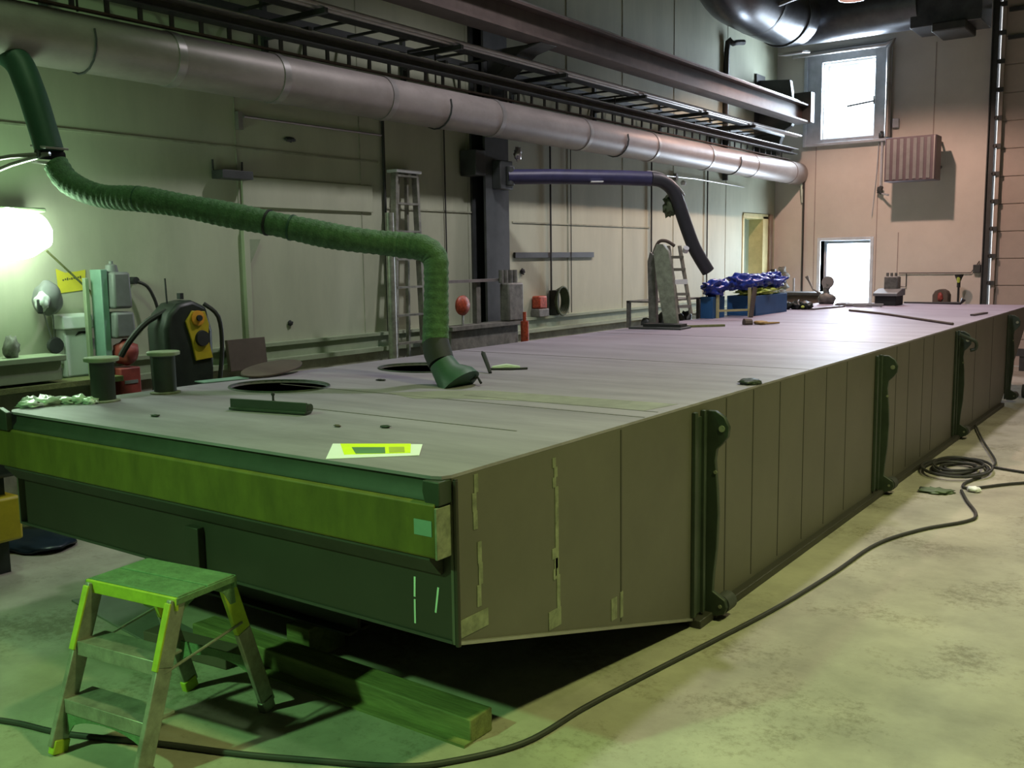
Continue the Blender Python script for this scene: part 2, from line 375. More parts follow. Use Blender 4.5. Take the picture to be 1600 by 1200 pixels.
# ------------------------------------------------------------ wall duct, trays
t = thing('ventilation_duct', 'long round light grey ventilation duct along the left wall', 'duct', (-6.45, 9, 3.23))
b = MB(); ys = [-1, 1.2, 3.0, 4.6, 5.6, 6.9, 8.6, 10.4, 12.2, 14, 15.8, 17.75]
b.tube([(-6.45, y, 3.43) for y in (-1, 18.0)], .195, 32)
b.tube([(-6.45, 17.6, 3.43), (-6.45, 18.12, 3.43)], .205, 32)
b.build('duct_pipe', ductm, t)
for y in ys[1:-1]: MB().tube([(-6.45, y-.035, 3.43), (-6.45, y+.035, 3.43)], .203, 32).build('duct_collar', galv, t)
for y in (3.9, 7.7, 11.3, 15.0):
    MB().tube([(-6.45+.205*math.cos(a), y, 3.43+.205*math.sin(a)) for a in [math.radians(-200+i*20) for i in range(12)]], .008, 6).bar((-6.45, y, 3.64), (-6.45, y, 4.0), .012, .012).build('hanger', colst, t)
MB().tube([(-6.42, 18.13, 3.55), (-6.38, 18.15, 3.3), (-6.36, 18.16, 2.9)], [.05, .03, .012], 8, smooth=4).build('end_sleeve', clearp, t, label='loose film at the duct end')

def ladder_tray(name, label, xa, xb, z, y0, y1, step, mtl):
    t = thing(name, label, 'cable tray', ((xa+xb)/2, (y0+y1)/2, z))
    for x in (xa, xb): MB().box((x-.012, y0, z), (x+.012, y1, z+.06)).build('side_rail', mtl, t)
    y = y0+.1
    while y < y1: MB().box((xa, y-.016, z+.005), (xb, y+.016, z+.025)).build('rung', mtl, t); y += step
    return t
ladder_tray('cable_tray', 'dark ladder cable tray below the brown crane beam', XW+.12, -6.36, 4.00, 0, 17.15, .42, colst)
# tray supports
t = thing('support_frame', 'dark cantilever arms carrying the cable trays and pipes', 'bracket', (XW, 9, 3.6))
for y in (3.9, 5.9, 7.7, 9.6, 11.5, 13.4, 15.2):
    MB().box((XW, y-.02, 3.84+.004), (-6.30, y+.02, 3.875)).box((XW, y-.02, 3.955), (-6.10, y+.02, 4.0)).box((XW, y-.025, 3.6), (XW+.04, y+.025, 4.2)).build('support_arm', colst, t)
t = thing('steel_channel', 'dark steel channel with bright lip running beside the duct', 'channel', (-6.35, 9, 3.7))
MB().box((-6.42, 0, 3.745), (-6.40, 17.7, 3.83)).box((-6.40, 0, 3.745), (-6.30, 17.7, 3.755)).build('channel_web', colst, t)
for k in range(62): MB().box((-6.42, 1.2+.262*k, 3.66), (-6.405, 1.2+.262*k+.035, 3.745)).build('spacer_strap', colst, t)
MB().box((-6.45, 0, 3.645), (-6.40, 17.6, 3.66)).build('lower_strip', brownbox, t)
MB().box((-6.42, 0, 3.83), (-6.29, 17.7, 3.842)).build('channel_lip', galv, t, label='bright galvanised lip')
for x, z, r, c, l in ((-6.22, 4.03, .028, galv, 'thin bright pipe on the upper support arms'), (-6.14, 4.025, .02, galv, 'thinner bright pipe nearest the aisle on the support arms')):
    tag(MB().tube([(x, 0, z), (x, 17.4, z)], r, 10).build('steel_pipe', c), l, 'pipe')
# conduits down the wall
for y, z0, z1, r, l in ((7.36, 1.2, 3.6, .016, 'thick black cable hanging beside the tall aluminium ladder'), (8.32, 1.22, 3.6, .008, 'thin black cable hanging between ladder and dark column'),
                        (10.40, 1.52, 3.6, .012, 'black cable hanging down to the dark coil on the wall'), (10.88, 1.21, 3.6, .006, 'hair-thin cable just right of the dark coil'),
                        (13.12, 1.21, 3.6, .013, 'black cable hanging behind the folded aluminium steps'), (15.09, 1.21, 3.6, .012, 'black cable hanging behind the dark suction arm end')):
    tag(MB().tube([(XW+.03, y, z0), (XW+.03, y, z1)], r, 8).build('hanging_cable', rubber), l, 'cable', 'cables hanging on the left wall')
tag(MB().box((XW+.001, 9.62, 1.93), (XW+.03, 11.46, 2.0)).build('wall_rail', colst, bevel=.003), 'dark narrow rail screwed to the wall right of the column', 'rail')
tag(MB().tube([(XW+.04, y, z) for y, z in ((13.1, 3.14), (14.6, 3.16), (16.6, 3.13))], .008, 6).box((XW+.001, 13.9, 3.10), (XW+.05, 13.96, 3.2)).build('wall_pipe', galv), 'thin pipe below the duct near the far corner', 'pipe')
tag(MB().lathe([(.0, 0), (.035, .01), (.045, .05), (.03, .08), (0, .09)], (XW+.07, 14.1, 3.02)).build('round_lamp', white), 'tiny white lamp on the wall right above the dark arm elbow', 'lamp')
# small items on wall (left)
t = thing('wall_basket', 'small dark metal basket hooked high on the green-lit wall', 'basket', (XW+.08, 5.43, 2.62))
MB().box((XW+.005, 5.28, 2.62), (XW+.15, 5.60, 2.69)).build('tray', colst, t, bevel=.004)
for y in (5.285, 5.59): MB().bar((XW+.02, y, 2.69), (XW+.02, y, 2.78), .012, .012).build('hook', colst, t)
tag(MB().blob((XW+.01, 6.15, 3.02), (.012, .06, .02), 3, .4).build('wall_stain', colst), 'small black smudge high on the wall under the duct', 'stain')
tag(MB().tube([(XW+.06, 5.6, 3.16), (XW+.06, 7.3, 3.16)], .012, 8).box((XW, 5.55, 3.05), (XW+.05, 5.60, 3.2)).build('wall_pipe', galv), 'thin pale pipe on the wall right under the duct, left of the black cable', 'pipe')
t = thing('wall_bracket', 'pale upright wall bracket behind the green hose', 'bracket', (XW, 5.62, 1.9))
MB().box((XW+.001, 5.55, 1.25), (XW+.05, 5.61, 2.2)).build('upright', wallp, t, bevel=.004)
MB().prism([(5.61, 2.12), (5.61, 1.9), (5.66, 1.98), (5.74, 2.12)], 'x', XW+.002, XW+.04).build('gusset', shelfm, t)
tag(MB().blob((XW+.015, 6.06, 1.36), (.015, .025, .025), 5, .3).build('wall_hole', black), 'small black hole in the pale wall below the green hose', 'hole')
tag(MB().blob((XW+.02, 9.78, 1.80-.03), (.02, .035, .03), 9, .5).build('socket', black), 'tiny black socket above the red box', 'socket')
tag(MB().box((XW+.152, 5.22, 1.0), (XW+.19, 5.62, 1.27), rot(0, -6, 0)).build('brown_plate', brownbox, bevel=.004), 'dark brown board leaning on the wall ledge left of the hose', 'board')

# ------------------------------------------------------------ the pontoon
PX0, PX1, PY0, PY1, DZ = -5.05, -2.09, 2.50, 15.45, 1.172
P = thing('steel_pontoon', 'huge grey primed steel pontoon filling the workshop floor', 'pontoon', (-3.57, 9, 0))
h1 = circ(-4.52, 3.87, .32, .26, 36); h2 = circ(-4.41, 5.06, .33, .27, 36)
rc = .10
outer = [(PX0+rc, PY0-.02), (PX1-.05, PY0-.02), (PX1-.015, PY0-.005), (PX1, PY0+.03), (PX1, PY1), (PX0, PY1), (PX0, PY0+rc), (PX0+.03, PY0+.02)]
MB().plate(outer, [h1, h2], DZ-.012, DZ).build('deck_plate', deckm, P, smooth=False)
def bz(y):
    if y < 4.45: return .56-(y-2.53)/(4.45-2.53)*.52
    if y < 13.4: return .04
    return .04+(y-13.4)/2.0*1.04
prof = [(2.53, .56), (4.45, .04), (13.4, .04), (15.4, 1.08)]
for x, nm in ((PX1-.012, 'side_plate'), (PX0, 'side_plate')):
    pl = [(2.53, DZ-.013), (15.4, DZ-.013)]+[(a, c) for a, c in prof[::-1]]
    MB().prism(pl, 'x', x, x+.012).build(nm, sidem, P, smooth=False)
m = MB()
for (a, c), (e, f) in zip(prof, prof[1:]):
    v = [m.b.verts.new(q) for q in ((PX0+.01, a, c), (PX1-.01, a, c), (PX1-.01, e, f), (PX0+.01, e, f), (PX0+.01, a, c+.012), (PX1-.01, a, c+.012), (PX1-.01, e, f+.012), (PX0+.01, e, f+.012))]
    for fc in ((0, 3, 2, 1), (4, 5, 6, 7), (0, 1, 5, 4), (1, 2, 6, 5), (2, 3, 7, 6), (3, 0, 4, 7)): m.b.faces.new([v[i] for i in fc])
m.build('bottom_plate', underst, P, smooth=False, label='dark bottom plate')
MB().box((PX0+.01, 15.39, 1.05), (PX1-.01, 15.40, DZ-.013)).build('stern_plate', sidem, P, smooth=False)
# front end: plate, recess, olive band
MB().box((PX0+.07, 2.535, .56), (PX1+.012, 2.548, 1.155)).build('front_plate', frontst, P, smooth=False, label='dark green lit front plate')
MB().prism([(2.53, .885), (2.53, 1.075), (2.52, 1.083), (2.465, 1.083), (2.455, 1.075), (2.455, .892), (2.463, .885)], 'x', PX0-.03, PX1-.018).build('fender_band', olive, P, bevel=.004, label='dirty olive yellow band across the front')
MB().prism([(2.534, .81), (2.534, .884), (2.462, .884), (2.462, .876), (2.52, .81)], 'x', PX0+.02, PX1-.05).build('lower_flange', underst, P, label='sloping flange below the band, its shadow put into the dark colour')  # dark colour holds the shadow under the band
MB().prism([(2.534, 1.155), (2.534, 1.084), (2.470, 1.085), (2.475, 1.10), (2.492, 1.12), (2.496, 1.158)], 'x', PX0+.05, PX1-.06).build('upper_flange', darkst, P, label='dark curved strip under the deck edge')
# front left rounded corner lug
pl = [(PX0-.06, 1.08), (PX0+.12, 1.08), (PX0+.12, DZ-.0), (PX0+.05, DZ+.02), (PX0-.01, DZ+.015), (PX0-.05, 1.15), (PX0-.065, 1.11)]
MB().prism(pl, 'y', 2.44, 2.47).build('corner_lug', darkst, P, bevel=.004)
MB().cyl((PX0-.01, 2.425, 1.135), (PX0-.01, 2.445, 1.135), .022).build('lug_hole', clearp, P, label='bright round hole in the corner lug')
# front right corner gussets
MB().prism([(PX1-.075, 1.158), (PX1-.0, 1.158), (PX1+.0, 1.075), (PX1-.045, 1.06), (PX1-.068, 1.08), (PX1-.078, 1.12)], 'y', 2.462, 2.53).build('corner_gusset', darkst, P, bevel=.005)
MB().box((PX1-.017, 2.452, .885), (PX1-.006, 2.534, 1.068)).build('band_end_plate', patchm, P, bevel=.003, label='pale bare steel end plate of the band')
MB().box((PX1-.11, 2.4525, .965), (PX1-.03, 2.4555, 1.02)).build('tape_patch', mint, P, label='pale green tape square on the band')
MB().box((-3.58, 2.50, .555), (-3.49, 2.536, .775)).build('front_rib', frontst, P, bevel=.004)
MB().tube([(PX1+.008, 2.538, .555), (PX1+.008, 2.538, 1.15)], .010, 8).build('corner_bead', frontst, P)
m = MB()
for x0, z0, x1, z1 in ((-2.275, .775, -2.278, .70), (-2.278, .69, -2.279, .60), (-2.165, .755, -2.18, .66)): m.bar((x0, 2.534, z0), (x1, 2.534, z1), .008, .003, up=(0, 1, 0))
m.build('chalk_marks', chalk, P)
# side seams (thin raised beads)
for y in (3.71, 4.86, 5.24, 5.66, 6.09, 6.53, 6.98, 8.32, 8.72, 9.24, 9.62, 11.6, 12.6): MB().box((PX1-.001, y-.005, bz(y)+.03), (PX1+.002, y+.005, DZ-.02)).build('side_seam', seamm, P, smooth=False, label='dark vertical plate seam')
for y, z0, z1 in ((2.66, .95, 1.15), (2.68, .66, .9), (3.18, 1.0, 1.12), (3.195, .45, 1.0), (3.17, .62, .75)):
    m = MB()
    for k in range(3):
        a = z0+(z1-z0)*k/3; c = z0+(z1-z0)*(k+1)/3; o = random.uniform(-.012, .012)
        m.box((PX1, y+o-.012, a), (PX1+.0025, y+o+.012, c))
    m.build('filler_patch', patchm, P, smooth=False, label='pale filler streak')
for y0, z0, y1, z1 in ((2.56, .575, 2.72, .64), (3.12, .42, 3.21, .495), (3.62, .30, 3.67, .40), (3.70, .29, 3.725, .41)):
    MB().box((PX1, y0, z0), (PX1+.003, y1, z1)).build('tape_patch', patchm, P, smooth=False, label='pale tape patch')
# bottom edge bars
m = MB()
m.bar((PX1+.006, 2.54, .566), (PX1+.006, 4.44, .048), .014, .012)
m.build('bow_edge', galv, P, label='bright lower edge of the bow')
MB().box((PX1-.03, 4.45, .0), (PX1+.05, 13.35, .045)).build('keel_strip', frontst, P, bevel=.006)
MB().box((PX0-.05, 4.45, .0), (PX0+.03, 13.35, .045)).build('keel_strip', frontst, P, bevel=.006)
# lugs along the side
def lug(y):
    X = PX1+.001
    top = MB()
    pl = [(X, 1.12), (X+.05, 1.12), (X+.10, 1.09), (X+.125, 1.04), (X+.12, .99), (X+.09, .95), (X+.06, .92), (X+.052, .86), (X+.065, .72), (X+.072, .58), (X+.066, .40), (X+.05, .25), (X+.045, .16), (X+.08, .14), (X+.115, .12), (X+.125, .08), (X+.11, .045), (X+.07, .03), (X, .03)]
    top.prism(pl, 'y', y, y+.03)
    o = top.build('mooring_lug', darkst, P, bevel=.004)
    MB().cyl((X+.088, y-.004, 1.03), (X+.088, y+.034, 1.03), .017, n=16).build('lug_eye', patchm, o)
    MB().cyl((X+.055, y-.004, .80), (X+.055, y+.002, .80), .010, n=10).cyl((X+.09, y-.004, .085), (X+.09, y+.002, .085), .010, n=10).build('lug_bolt', patchm, o)
    MB().box((X, y-.17, .06), (X+.022, y-.14, 1.13)).box((X, y-.07, .06), (X+.026, y-.045, 1.13)).box((X, y-.14, .06), (X+.008, y, 1.10)).build('lug_stiffener', darkst, o, bevel=.003)
    MB().cyl((X+.08, y+.03, .085), (X+.08, y+.13, .085), .05, n=18).build('lug_roller', colst, o)
for y in (4.60, 7.86, 10.70, 13.75): lug(y)
# hook chain on third lug
MB().tube([(PX1+.03, 10.55, 1.1), (PX1+.10, 10.62, 1.06), (PX1+.17, 10.66, 1.02), (PX1+.17, 10.68, .95), (PX1+.12, 10.68, .93)], .018, 8, smooth=4).build('hook', darkst, P, label='dark hook hanging at the third lug')
# manhole rims, dark discs painted as the shaded hull inside
def rim(h, rx, ry):
    b = MB(); n = 40
    cx, cy = h
    for k in range(n):
        pass
    pts = [(cx+(rx+.006)*math.cos(2*math.pi*k/n), cy+(ry+.006)*math.sin(2*math.pi*k/n), DZ+.002) for k in range(n)]
    b.tube(pts, .007, 8, closed=True)
    return b.build('manhole_rim', darkst, P, label='dark oval rim of the deck opening')
rim((-4.52, 3.87), .32, .26); rim((-4.41, 5.06), .33, .27)
m = MB()
for cx, cy, rx, ry in ((-4.52, 3.87, .316, .256), (-4.41, 5.06, .326, .266)): m.prism(circ(cx, cy, rx, ry, 36), 'z', DZ-.10, DZ-.085)
m.build('manhole_shade_disc', greenhood, P, label='dark green disc painted as the shaded inside of the opening')  # disc coloured dark to stand in for the unlit hollow hull
# bollards on the left edge
for x, y in ((-4.87, 2.945), (-4.87, 3.33)):
    b = MB().lathe([(.063, 0), (.063, .215), (.066, .222)], (x, y, DZ), n=28); bo = b.build('bollard', darkst, P)
    MB().lathe([(.066, .215), (.090, .222), (.092, .238), (.088, .243), (0, .245)], (x, y, DZ), n=28).build('bollard_cap', shelfm, bo, label='pale green round cap')
    MB().lathe([(.085, 0), (.085, .008), (.065, .012)], (x, y, DZ), n=28).build('bollard_base', patchm, bo)
# deck weld lines
for y, x0, x1 in ((3.35, -4.0, -2.4), (3.95, -4.6, -2.1), (4.12, -3.3, -2.12), (6.2, -5.0, -2.1), (8.4, -5.0, -2.1), (10.6, -4.9, -3.2)): MB().box((x0, y-.005, DZ), (x1, y+.005, DZ+.0015)).build('deck_weld', sidem, P, smooth=False, label='faint weld line across the deck')
m = MB().plate([(-3.75, 3.98), (-3.45, 3.88), (-3.2, 4.02), (-2.9, 4.10), (-2.2, 4.12), (-2.15, 4.40), (-2.9, 4.36), (-3.3, 4.34), (-3.5, 4.22)], [], DZ+.0004, DZ+.0012).build('deck_stain', mat('scraped_primer', (.24, .24, .20), .6, var=.2, scale=5), P, smooth=False, label='dull scraped patch near the hood')

# ------------------------------------------------------------ things on the deck
Z = DZ
t = thing('drawing_sheet', 'white sheet with bright yellow frame lying on the front deck corner', 'paper', (-2.85, 2.7, Z))
def quad(name, pts, z, th, mt, par, label=None): return MB().plate(pts, [], z, z+th).build(name, mt, par, smooth=False, label=label)
quad('sheet', [(-2.66, 2.485), (-2.405, 2.722), (-2.54, 2.897), (-2.863, 2.716)], Z+.001, .002, paper, t)
quad('yellow_frame', [(-2.655, 2.575), (-2.46, 2.735), (-2.585, 2.878), (-2.832, 2.728)], Z+.003, .001, neon, t, 'fluorescent yellow printed frame')
quad('green_field', [(-2.628, 2.61), (-2.535, 2.675), (-2.622, 2.765), (-2.735, 2.695)], Z+.004, .0008, grnprint, t, 'dark green printed field')
quad('print_block', [(-2.528, 2.69), (-2.485, 2.73), (-2.56, 2.81), (-2.61, 2.775)], Z+.004, .0008, mat('olive_print', (.45, .52, .05), .7), t)
SHEET = t
t = thing('angle_bar', 'short dark green steel angle bar lying on the front deck', 'steel bar', (-3.75, 3.1, Z))
p, q = Vector((-4.0, 3.115, Z)), Vector((-3.53, 3.195, Z))
MB().bar(p+Vector((0, 0, .010)), q+Vector((0, 0, .010)), .055, .012).bar(p+Vector((.005, -.012, .035)), q+Vector((.005, -.012, .035)), .012, .05).build('flange', darkst, t, bevel=.002)
MB().tube([p+Vector((-.005, .02, .03)), q+Vector((-.005, .02, .03))], .022, 12).build('round_edge', darkst, t)
tag(MB().lathe([(.012, .003), (.012, .012), (.006, .014), (.006, .04), (.010, .042), (.010, .052), (.004, .06)], (-4.0, 3.38, Z), n=10).build('bolt', black), 'small black bolt standing upright behind the angle bar', 'bolt')
t = thing('hatch_cover', 'dark brown hatch lid lying on the left deck edge, pale green at one end', 'hatch cover', (-5.0, 4.2, Z))
m = MB().prism(circ(0, 0, .13, .27, 28), 'z', 0, .012)
bmesh.ops.transform(m.b, matrix=Matrix.Translation((-5.06, 4.28, Z+.035)) @ rot(5, 8, 10), verts=m.b.verts); m.build('lid', brownbox, t, bevel=.003)
MB().plate([(-5.16, 3.74), (-5.04, 3.72), (-4.98, 4.02), (-5.12, 4.05)], [], Z+.002, Z+.008).build('lid_end', mint, t, label='pale green flap')
# scraps
for (x, y, s, sd, mm, l) in ((-4.17, 4.38, .035, 2, black, 'small dark scrap left of the hood'), (-4.15, 2.77, .028, 4, darkst, 'tiny dark scrap near the angle bar front end'),
                             (-2.95, 3.12, .03, 6, darkst, 'tiny thin scrap behind the white sheet'), (-3.15, 3.02, .02, 8, brownbox, 'tiny brown chip left of the thin scrap')):
    tag(MB().blob((x, y, Z+.006), (s, s*.55, .006), sd, .4, 2, 2).build('metal_scrap', mm), l, 'scrap', 'metal scraps on the deck')
t = thing('chisel', 'black pointed chisel standing tilted beside the green suction hood', 'tool', (-3.82, 5.05, Z))
MB().tube([(-3.80, 5.02, Z+.004), (-3.83, 5.04, Z+.04), (-3.90, 5.08, Z+.12), (-3.92, 5.09, Z+.135)], [.012, .014, .016, .003], 8).build('blade', black, t)
t = thing('small_clamp', 'small pale metal clamp lying on deck right of the chisel', 'clamp', (-3.83, 5.25, Z))
MB().tube([(-3.92, 5.20, Z+.012), (-3.84, 5.26, Z+.018), (-3.76, 5.30, Z+.014)], [.014, .022, .012], 8).build('body', clearp, t)
MB().tube([(-3.93, 5.17, Z+.008), (-3.80, 5.24, Z+.008), (-3.72, 5.33, Z+.008)], .008, 6).build('jaw', black, t)
tag(MB().blob((-2.15, 5.33, Z+.012), (.06, .08, .02), 3, .25).build('olive_rag', darkst), 'small olive rag on the right deck edge', 'rag')
t = thing('work_glove', 'tan work glove lying mid deck', 'glove', (-3.94, 10.2, Z))
b = MB().blob((-3.98, 10.15, Z+.02), (.08, .07, .022), 3, .3)
for k in range(4): b.tube([(-3.92+.01*k, 10.16+.025*k, Z+.015), (-3.86+.012*k, 10.20+.03*k, Z+.016)], [.014, .010], 6)
b.build('palm', glovem, t)
MB().tube([(-4.06, 10.08, Z+.02), (-4.12, 10.02, Z+.02)], [.045, .05], 10).build('cuff', brownbox, t)
# cable and rods far
tag(MB().tube([(-3.90, 13.05, Z+.014), (-3.3, 12.4, Z+.014), (-2.7, 11.55, Z+.014), (-2.17, 10.80, Z+.014)], .014, 8, smooth=6).build('deck_cable', brownbox), 'dark brown cable across the far deck', 'cable')
tag(MB().bar((-2.30, 12.50, Z+.012), (-2.25, 13.05, Z+.012), .05, .02).build('short_bar', crane), 'short reddish bar on the far right deck edge', 'steel bar')
tag(MB().bar((-4.45, 13.2, Z+.01), (-4.3, 14.1, Z+.01), .05, .02).build('long_flat_bar', sidem), 'thin flat bar on the far deck behind the dark rag', 'steel bar')

# white plastic film on front left corner
t = thing('plastic_film', 'crumpled clear plastic film on the front left deck corner', 'plastic film', (-5.0, 2.7, Z))
b = MB()
for i, (x, y, r) in enumerate(((-5.03, 2.62, .07), (-5.05, 2.72, .09), (-5.0, 2.80, .07), (-4.93, 2.84, .05), (-4.86, 2.86, .045), (-5.1, 2.66, .05))): b.blob((x, y, Z+.012), (r, r*.8, .022+.01*(i % 2)), i, .35, 4)
b.build('film', clearp, t)

# ------------------------------------------------------------ green suction arm
t = thing('green_suction_arm', 'green fabric suction arm reaching over the pontoon to its deck', 'extraction arm', (-6.2, 3.4, 3.2))
path = [(-6.09, 3.46, 2.56), (-6.00, 3.49, 2.44), (-5.75, 3.55, 2.345), (-5.35, 3.66, 2.30), (-4.78, 3.96, 2.17), (-4.30, 4.20, 2.055), (-4.0, 4.41, 2.005), (-3.87, 4.46, 1.985), (-3.795, 4.48, 1.93), (-3.775, 4.47, 1.84), (-3.775, 4.46, 1.6), (-3.77, 4.44, 1.41)]
b = MB(); pts = [Vector(p) for p in path]
fine = []
for i in range(len(pts)-1):
    a = pts[max(i-1, 0)]; c0 = pts[i]; c1 = pts[i+1]; d_ = pts[min(i+2, len(pts)-1)]; n = max(2, int((c1-c0).length/.012))
    for k in range(n):
        tt = k/n; fine.append(.5*((2*c0)+(c1-a)*tt+(2*a-5*c0+4*c1-d_)*tt*tt+(3*c0-a-3*c1+d_)*tt**3))
fine.append(pts[-1])
b.tube(fine, [.076+.0025*math.sin(i*1.7)+.003*math.sin(i*.13) for i in range(len(fine))], 24)
b.build('fabric_hose', greenhose, t)
for i0 in (60, 128, 140):
    MB().tube(fine[i0:i0+2], .0805, 24).build('hose_band', black if i0 == 128 else greenhood, t)
MB().tube([(-6.75, 3.15, 3.32), (-6.55, 3.28, 3.34), (-6.38, 3.40, 3.24), (-6.28, 3.43, 3.05), (-6.20, 3.45, 2.80), (-6.15, 3.46, 2.64)], .088, 24, smooth=8).build('upper_hose', greenhood, t, label='dark green upper hose rising to the duct')
MB().box((-6.24, 3.38, 2.56), (-6.06, 3.54, 2.575), rot(0, 8, 0)).box((-6.24, 3.38, 2.66), (-6.06, 3.54, 2.675), rot(0, 8, 0)).build('joint_frame', galv, t, bevel=.003)
for dz in (0, .07): MB().tube([(-6.08, 3.42, 2.62), (-6.40, 3.25, 2.60-dz), (-6.62, 3.12, 2.50-dz*2)], .014, 8, smooth=4).build('arm_rod', railst, t)
MB().cyl((-6.15, 3.37, 2.62), (-6.15, 3.55, 2.62), .03).build('joint_knob', black, t)
MB().tube([(-6.62, 3.12, 2.5), (-6.88, 3.05, 2.55)], .03, 10).build('wall_arm', colst, t)
MB().tube([(-3.768, 4.44, 1.42), (-3.735, 4.42, 1.36), (-3.69, 4.40, 1.30)], [.082, .085, .08], 24).build('collar', black, t, label='dark rubber collar above the hood')
MB().tube([(-3.69, 4.40, 1.305), (-3.64, 4.40, 1.24), (-3.58, 4.41, 1.195), (-3.565, 4.41, 1.178)], [.078, .09, .125, .135], 28).build('hood', greenhood, t, label='dark green flared hood')
MB().tube([(-3.56, 4.47, 1.20), (-3.50, 4.50, 1.22), (-3.46, 4.48, 1.19)], .008, 6).build('hood_handle', black, t)

# ------------------------------------------------------------ dark blue suction arm
t = thing('blue_suction_arm', 'dark blue suction arm hung from the dark wall column', 'extraction arm', (-6.5, 9.2, 2.9))
MB().tube([(-6.56, 9.06, 2.84), (-6.2, 9.42, 2.845), (-5.6, 10.02, 2.83), (-5.36, 10.22, 2.815)], .085, 20).build('boom', blueduct, t, label='blue horizontal boom')
MB().tube([(-5.36, 10.22, 2.815), (-5.27, 10.32, 2.79), (-5.19, 10.42, 2.70), (-5.14, 10.48, 2.55), (-5.08, 10.55, 2.30), (-5.01, 10.62, 2.05), (-4.95, 10.68, 1.90), (-4.88, 10.76, 1.74)], .078, 20, smooth=5).build('lower_hose', darkhose, t, label='nearly black drooping lower hose')
MB().tube([(-5.40, 10.20, 2.90), (-5.27, 10.32, 2.87), (-5.12, 10.44, 2.72), (-5.06, 10.48, 2.62)], .012, 8, smooth=3).build('outer_rod', galv, t)
MB().cyl((-5.05, 10.52, 2.02), (-5.08, 10.55, 1.98), .035).build('hand_knob', white, t)
MB().box((-5.86, 9.66, 2.772), (-5.72, 9.78, 2.785), rot(0, 0, 40)).build('label_strip', white, t)
MB().box((-6.68, 8.92, 2.70), (-6.56, 9.16, 3.02)).cyl((-6.53, 9.06, 2.74), (-6.53, 9.06, 2.96), .05).build('swivel_mount', colst, t, bevel=.01)
MB().blob((-5.25, 10.50, 2.52), (.08, .08, .12), 5, .35).build('cloth_bundle', greend, t, label='dirty cloth bundle tied under the elbow')
tag(MB().box((-6.66, 8.60, 2.84), (-6.88, 8.78, 3.12)).build('switch_cabinet', colst, bevel=.01), 'dark switch cabinet left of the dark column top', 'cabinet')
tag(MB().blob((-6.50, 9.18, 3.10), (.04, .05, .07), 4, .3).build('motor_cap', railst), 'small shiny metal motor above the blue boom', 'motor')

# ------------------------------------------------------------ ceiling ducts at far end
t = thing('roof_duct', 'fat dark metal roof duct above the far window', 'duct', (-5.3, 17.1, 5.95))
MB().tube([(-6.05, 17.1, 5.95), (-4.1, 17.1, 5.95)], .42, 36).build('cross_duct', darkduct, t)
MB().tube([(-6.0, 13.1, 6.9), (-6.0, 13.35, 6.2), (-6.0, 13.9, 5.83), (-6.0, 14.6, 5.78), (-6.0, 15.5, 5.78), (-6.0, 16.0, 5.80), (-6.0, 16.5, 5.86)], .46, 36, smooth=5).build('long_duct', darkduct, t)
MB().tube([(-6.0, 16.35, 5.85), (-6.0, 16.62, 5.88)], .37, 30).build('flexible_joint', galv, t, label='light flexible joint')
for y in (14.9, 16.0): MB().tube([(-6.0, y, 5.79), (-6.0, y+.06, 5.79)], .475, 36).build('duct_flange', colst, t)
MB().box((-6.28, 16.55, 5.32), (-5.85, 16.95, 5.36), rot(8, 0, 0)).build('hanger_plate', railst, t, bevel=.01)
MB().box((-4.2, 16.8, 5.48), (-3.15, 17.6, 6.5)).build('fan_box', darkduct, t, bevel=.01, label='dark square fan box')
MB().box((-3.85, 16.7, 5.36), (-3.35, 17.5, 5.5)).build('fan_outlet', colst, t, bevel=.02)
tag(MB().tube([(-6.5, 17.9, 5.52), (-4.86, 17.9, 5.52), (-4.80, 17.9, 5.44), (-4.80, 17.92, 3.95)], .045, 12, smooth=2).build('steel_pipe', galv), 'pale pipe around the top and right of the upper window', 'pipe')
t = thing('roof_lamp', 'pink glowing roof lamp at the top edge above the window', 'lamp', (-4.5, 14.7, 5.56))
MB().lathe([(.05, .34), (.07, .26), (.18, .10), (.20, .04), (.19, .04), (.16, .12), (.05, .26), (0, .27)], (-4.47, 14.7, 5.52), n=28).build('reflector', galv, t)
MB().lathe([(0, .0), (.05, .02), (.06, .06), (.04, .12), (0, .14)], (-4.47, 14.7, 5.56), n=20).build('bulb', pinkm, t)
MB().bar((-5.75, 14.7, 5.62), (-4.3, 14.7, 5.62+.3), .05, .05).build('lamp_bar', galv, t)
tag(MB().tube([(XW+.05, 15.75, 3.2), (XW+.05, 15.75, 5.3), (XW+.12, 15.85, 5.45), (XW+.2, 16.1, 5.5)], .045, 10, smooth=4).build('vertical_pipe', colst), 'dark vertical pipe bending under the roof duct', 'pipe')

